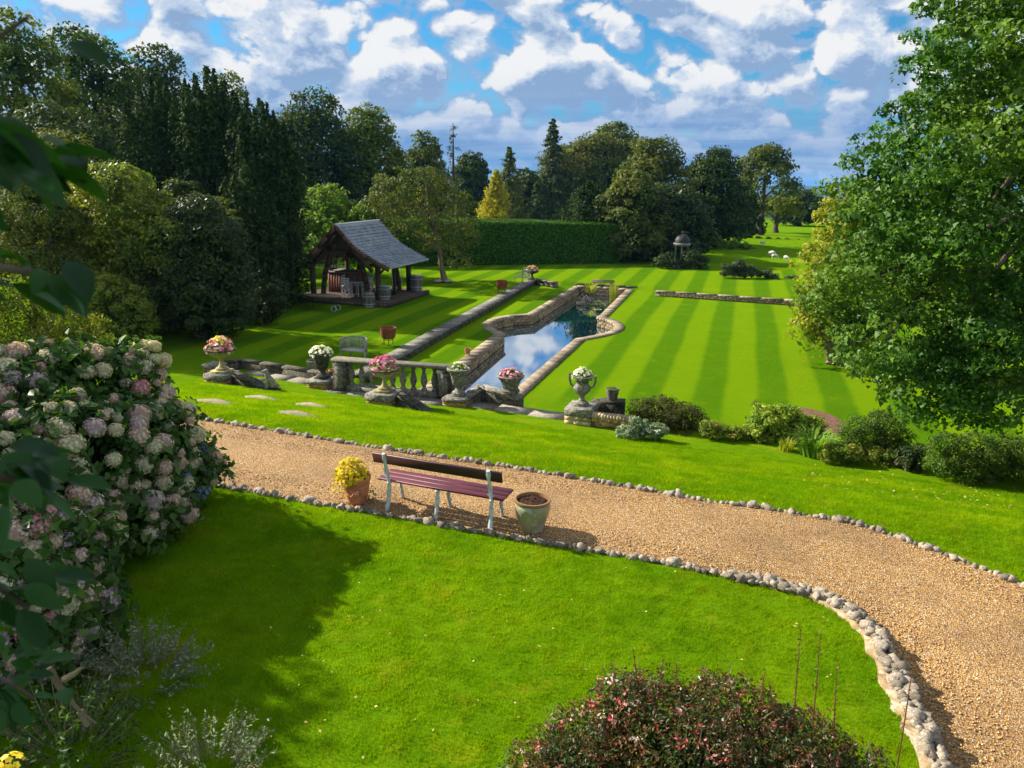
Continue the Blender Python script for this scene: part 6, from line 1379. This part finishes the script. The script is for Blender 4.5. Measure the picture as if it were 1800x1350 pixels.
# close overhanging branches at the left edge, big single leaves
mNear = leafmat('close_dark_leaf', [(0, (.010, .040, .010)), (1, (.030, .095, .018))], .45, .3, .6)
def big_leaf_mesh(k):
    V = []; Fc = []; n = 7; r_ = random.Random(k); bend = r_.uniform(.1, .35)
    for i in range(n+1):
        u_ = i/n; w_ = .30*math.sin(math.pi*min(1, u_*.96+.02))**.8*(1-.25*u_); z_ = -bend*u_*u_
        V += [(u_, -w_, z_+w_*.35), (u_, 0, z_), (u_, w_, z_+w_*.35)]
    for i in range(n): b_ = i*3; Fc += [b_, b_+3, b_+4, b_+1, b_+1, b_+4, b_+5, b_+2]
    return npmesh('leaf', V, Fc, [4]*(2*n), mNear, [r_.random()]*(2*n), True)
BL = [big_leaf_mesh(k) for k in range(5)]
def near_branch(label, stempx, Yd, leaves, lsz, seed):
    rr_ = random.Random(seed); pts_ = [atY(px, py, Yd) for px, py in stempx]; srad_ = .010 if leaves > 5 else .005; root = thing('overhanging_branch', label, 'branch', tuple(pts_[0]), 0, 'close branches hanging in at the left edge'); og = np.array(pts_[0])
    MB().tube([tuple(p_-og) for p_ in pts_], [srad_*(1-.6*i/len(pts_)) for i in range(len(pts_))], 7).build('stem', mTrunk, root, True)
    for i in range(leaves):
        u_ = rr_.uniform(.05, 1)*(len(pts_)-1); k = min(int(u_), len(pts_)-2); c = pts_[k]*(1-(u_-k))+pts_[k+1]*(u_-k); c = c+np.array([rr_.gauss(0, .035), rr_.gauss(0, .06), rr_.gauss(0, .035)])
        s_ = lsz*rr_.uniform(.7, 1.2); place('leaf', BL[rr_.randrange(5)], root, tuple(c-og), (rr_.uniform(-.7, .7), rr_.uniform(-.2, .9), rr_.uniform(-1.3, 1.3)), s_)
    return root
near_branch('dark blurred big-leaved branch hanging in at the upper left', [(-160, 330), (-80, 290), (-20, 270), (40, 250)], 1.15, 30, .10, 1)
near_branch('thin dark twig with two leaves in the top left corner', [(-80, 110), (-10, 70), (50, 30)], 1.1, 3, .06, 2)
near_branch('small sprig of green leaves at the left, above the hydrangea', [(-120, 430), (0, 470), (60, 480), (95, 500)], 1.45, 12, .085, 3)
near_branch('dark blurred branch across the hydrangeas at middle left', [(-160, 860), (-60, 830), (10, 840), (70, 850)], 1.25, 30, .095, 4)
near_branch('dark leafy branch hanging at the lower left edge', [(-150, 960), (-60, 1010), (10, 1040), (50, 1070)], 1.5, 30, .085, 5)
near_branch('dark leafy branch low at the left edge, above the yellow flowers', [(-150, 1150), (-50, 1180), (20, 1200), (60, 1230)], 1.9, 34, .08, 6)
a = atY(85, 1175, 2.6); tw = thing('dead_twig', 'pale forked dead twig pointing down over the shaded lawn, lower left', 'twig', tuple(a))
for pl_ in ([(85, 1175), (110, 1215), (140, 1250), (170, 1272)], [(112, 1195), (130, 1185), (143, 1174)], [(140, 1250), (155, 1275)]):
    MB().tube([tuple(atY(px, py, 2.6)-a) for px, py in pl_], [.014, .012, .007, .003][:len(pl_)], 6).build('twig', mTwig, tw, True)
# unseen trees added on the left to shade the hydrangeas and close branches
lb = [(-11.2, 9.8, 4.9, 1.6, 1.6, 1.3), (-10.4, 11.2, 4.3, 1.4, 1.4, 1.2), (-12.6, 10.6, 5.5, 1.5, 1.5, 1.3), (-11.6, 8.6, 4.2, 1.4, 1.4, 1.2), (-10.2, 7.2, 3.6, 1.2, 1.2, 1.0)]
tree('shade_tree', 'unseen leafy tree added beyond the left edge to shade the hydrangeas', 'tree', (-11.4, 9.6, 0), lb, mWood, 230, 34, .4, .17, 401, trunk=(.2, .08))
lb = [(-6.6, 4.4, 8.0, 1.5, 1.5, 1.3), (-5.6, 3.6, 7.2, 1.2, 1.2, 1.0), (-7.6, 5.4, 7.4, 1.4, 1.4, 1.2), (-5.4, 4.6, 8.8, 1.2, 1.2, 1.0), (-6.4, 3.2, 6.4, 1.1, 1.1, .9)]
tree('shade_tree', 'unseen tall leafy tree added close by on the left to shade the overhanging branches', 'tree', (-7.0, 4.6, 0), lb, mWood, 230, 34, .36, .16, 402, trunk=(.18, .07))
# scattered fallen leaves on the bank
r_ = np.random.default_rng(77); pts_ = []
for i in range(190):
    px, py = r_.uniform(1400, 1790), 0; py = 820+(px-1400)*.12+r_.uniform(-12, 40); z_ = -1.2
    if i > 110: px, py = r_.uniform(420, 1500), r_.uniform(960, 1340)
    for _ in range(4): q = atZ(px, py, z_); z_ = tz(q[0], q[1])+.03
    pts_.append((q[0], q[1], z_))
mFall = leafmat('fallen_leaf', [(0, (.45, .30, .06)), (1, (.60, .50, .20))], .2)
o = place('fallen_leaves', leaf_mesh('fallen_leaves', np.array(pts_), np.tile([0, 0, 1.], (190, 1)), np.where(np.arange(190) > 110, .5, 1)*r_.uniform(.04, .08, 190), mFall, r_, 'quad', .7, .2)); tag(o, kind='stuff')

# ================================================================ air
hz_m = bpy.data.materials.new('summer_haze'); hz_m.use_nodes = True; hz_m.node_tree.nodes.clear(); t = NT(hz_m.node_tree)
ho = t.n.new('ShaderNodeOutputMaterial'); pv = t.n.new('ShaderNodeVolumePrincipled'); pv.inputs['Color'].default_value = (.16, .48, 1.0, 1); pv.inputs['Density'].default_value = 1.15e-4; pv.inputs['Anisotropy'].default_value = .2
t.l.new(pv.outputs[0], ho.inputs['Volume'])
HZ = MB().box((0, 0, 0), (15400, 15600, 130)).build('haze', hz_m, None, loc=(0, 200, 40-65-40+20)); 
zt_ = 32.; zb_ = -72.; HZ.location = (0, 200, (zt_+zb_)/2); HZ.scale = (1, 1, (zt_-zb_)/130); tag(HZ, kind='stuff')
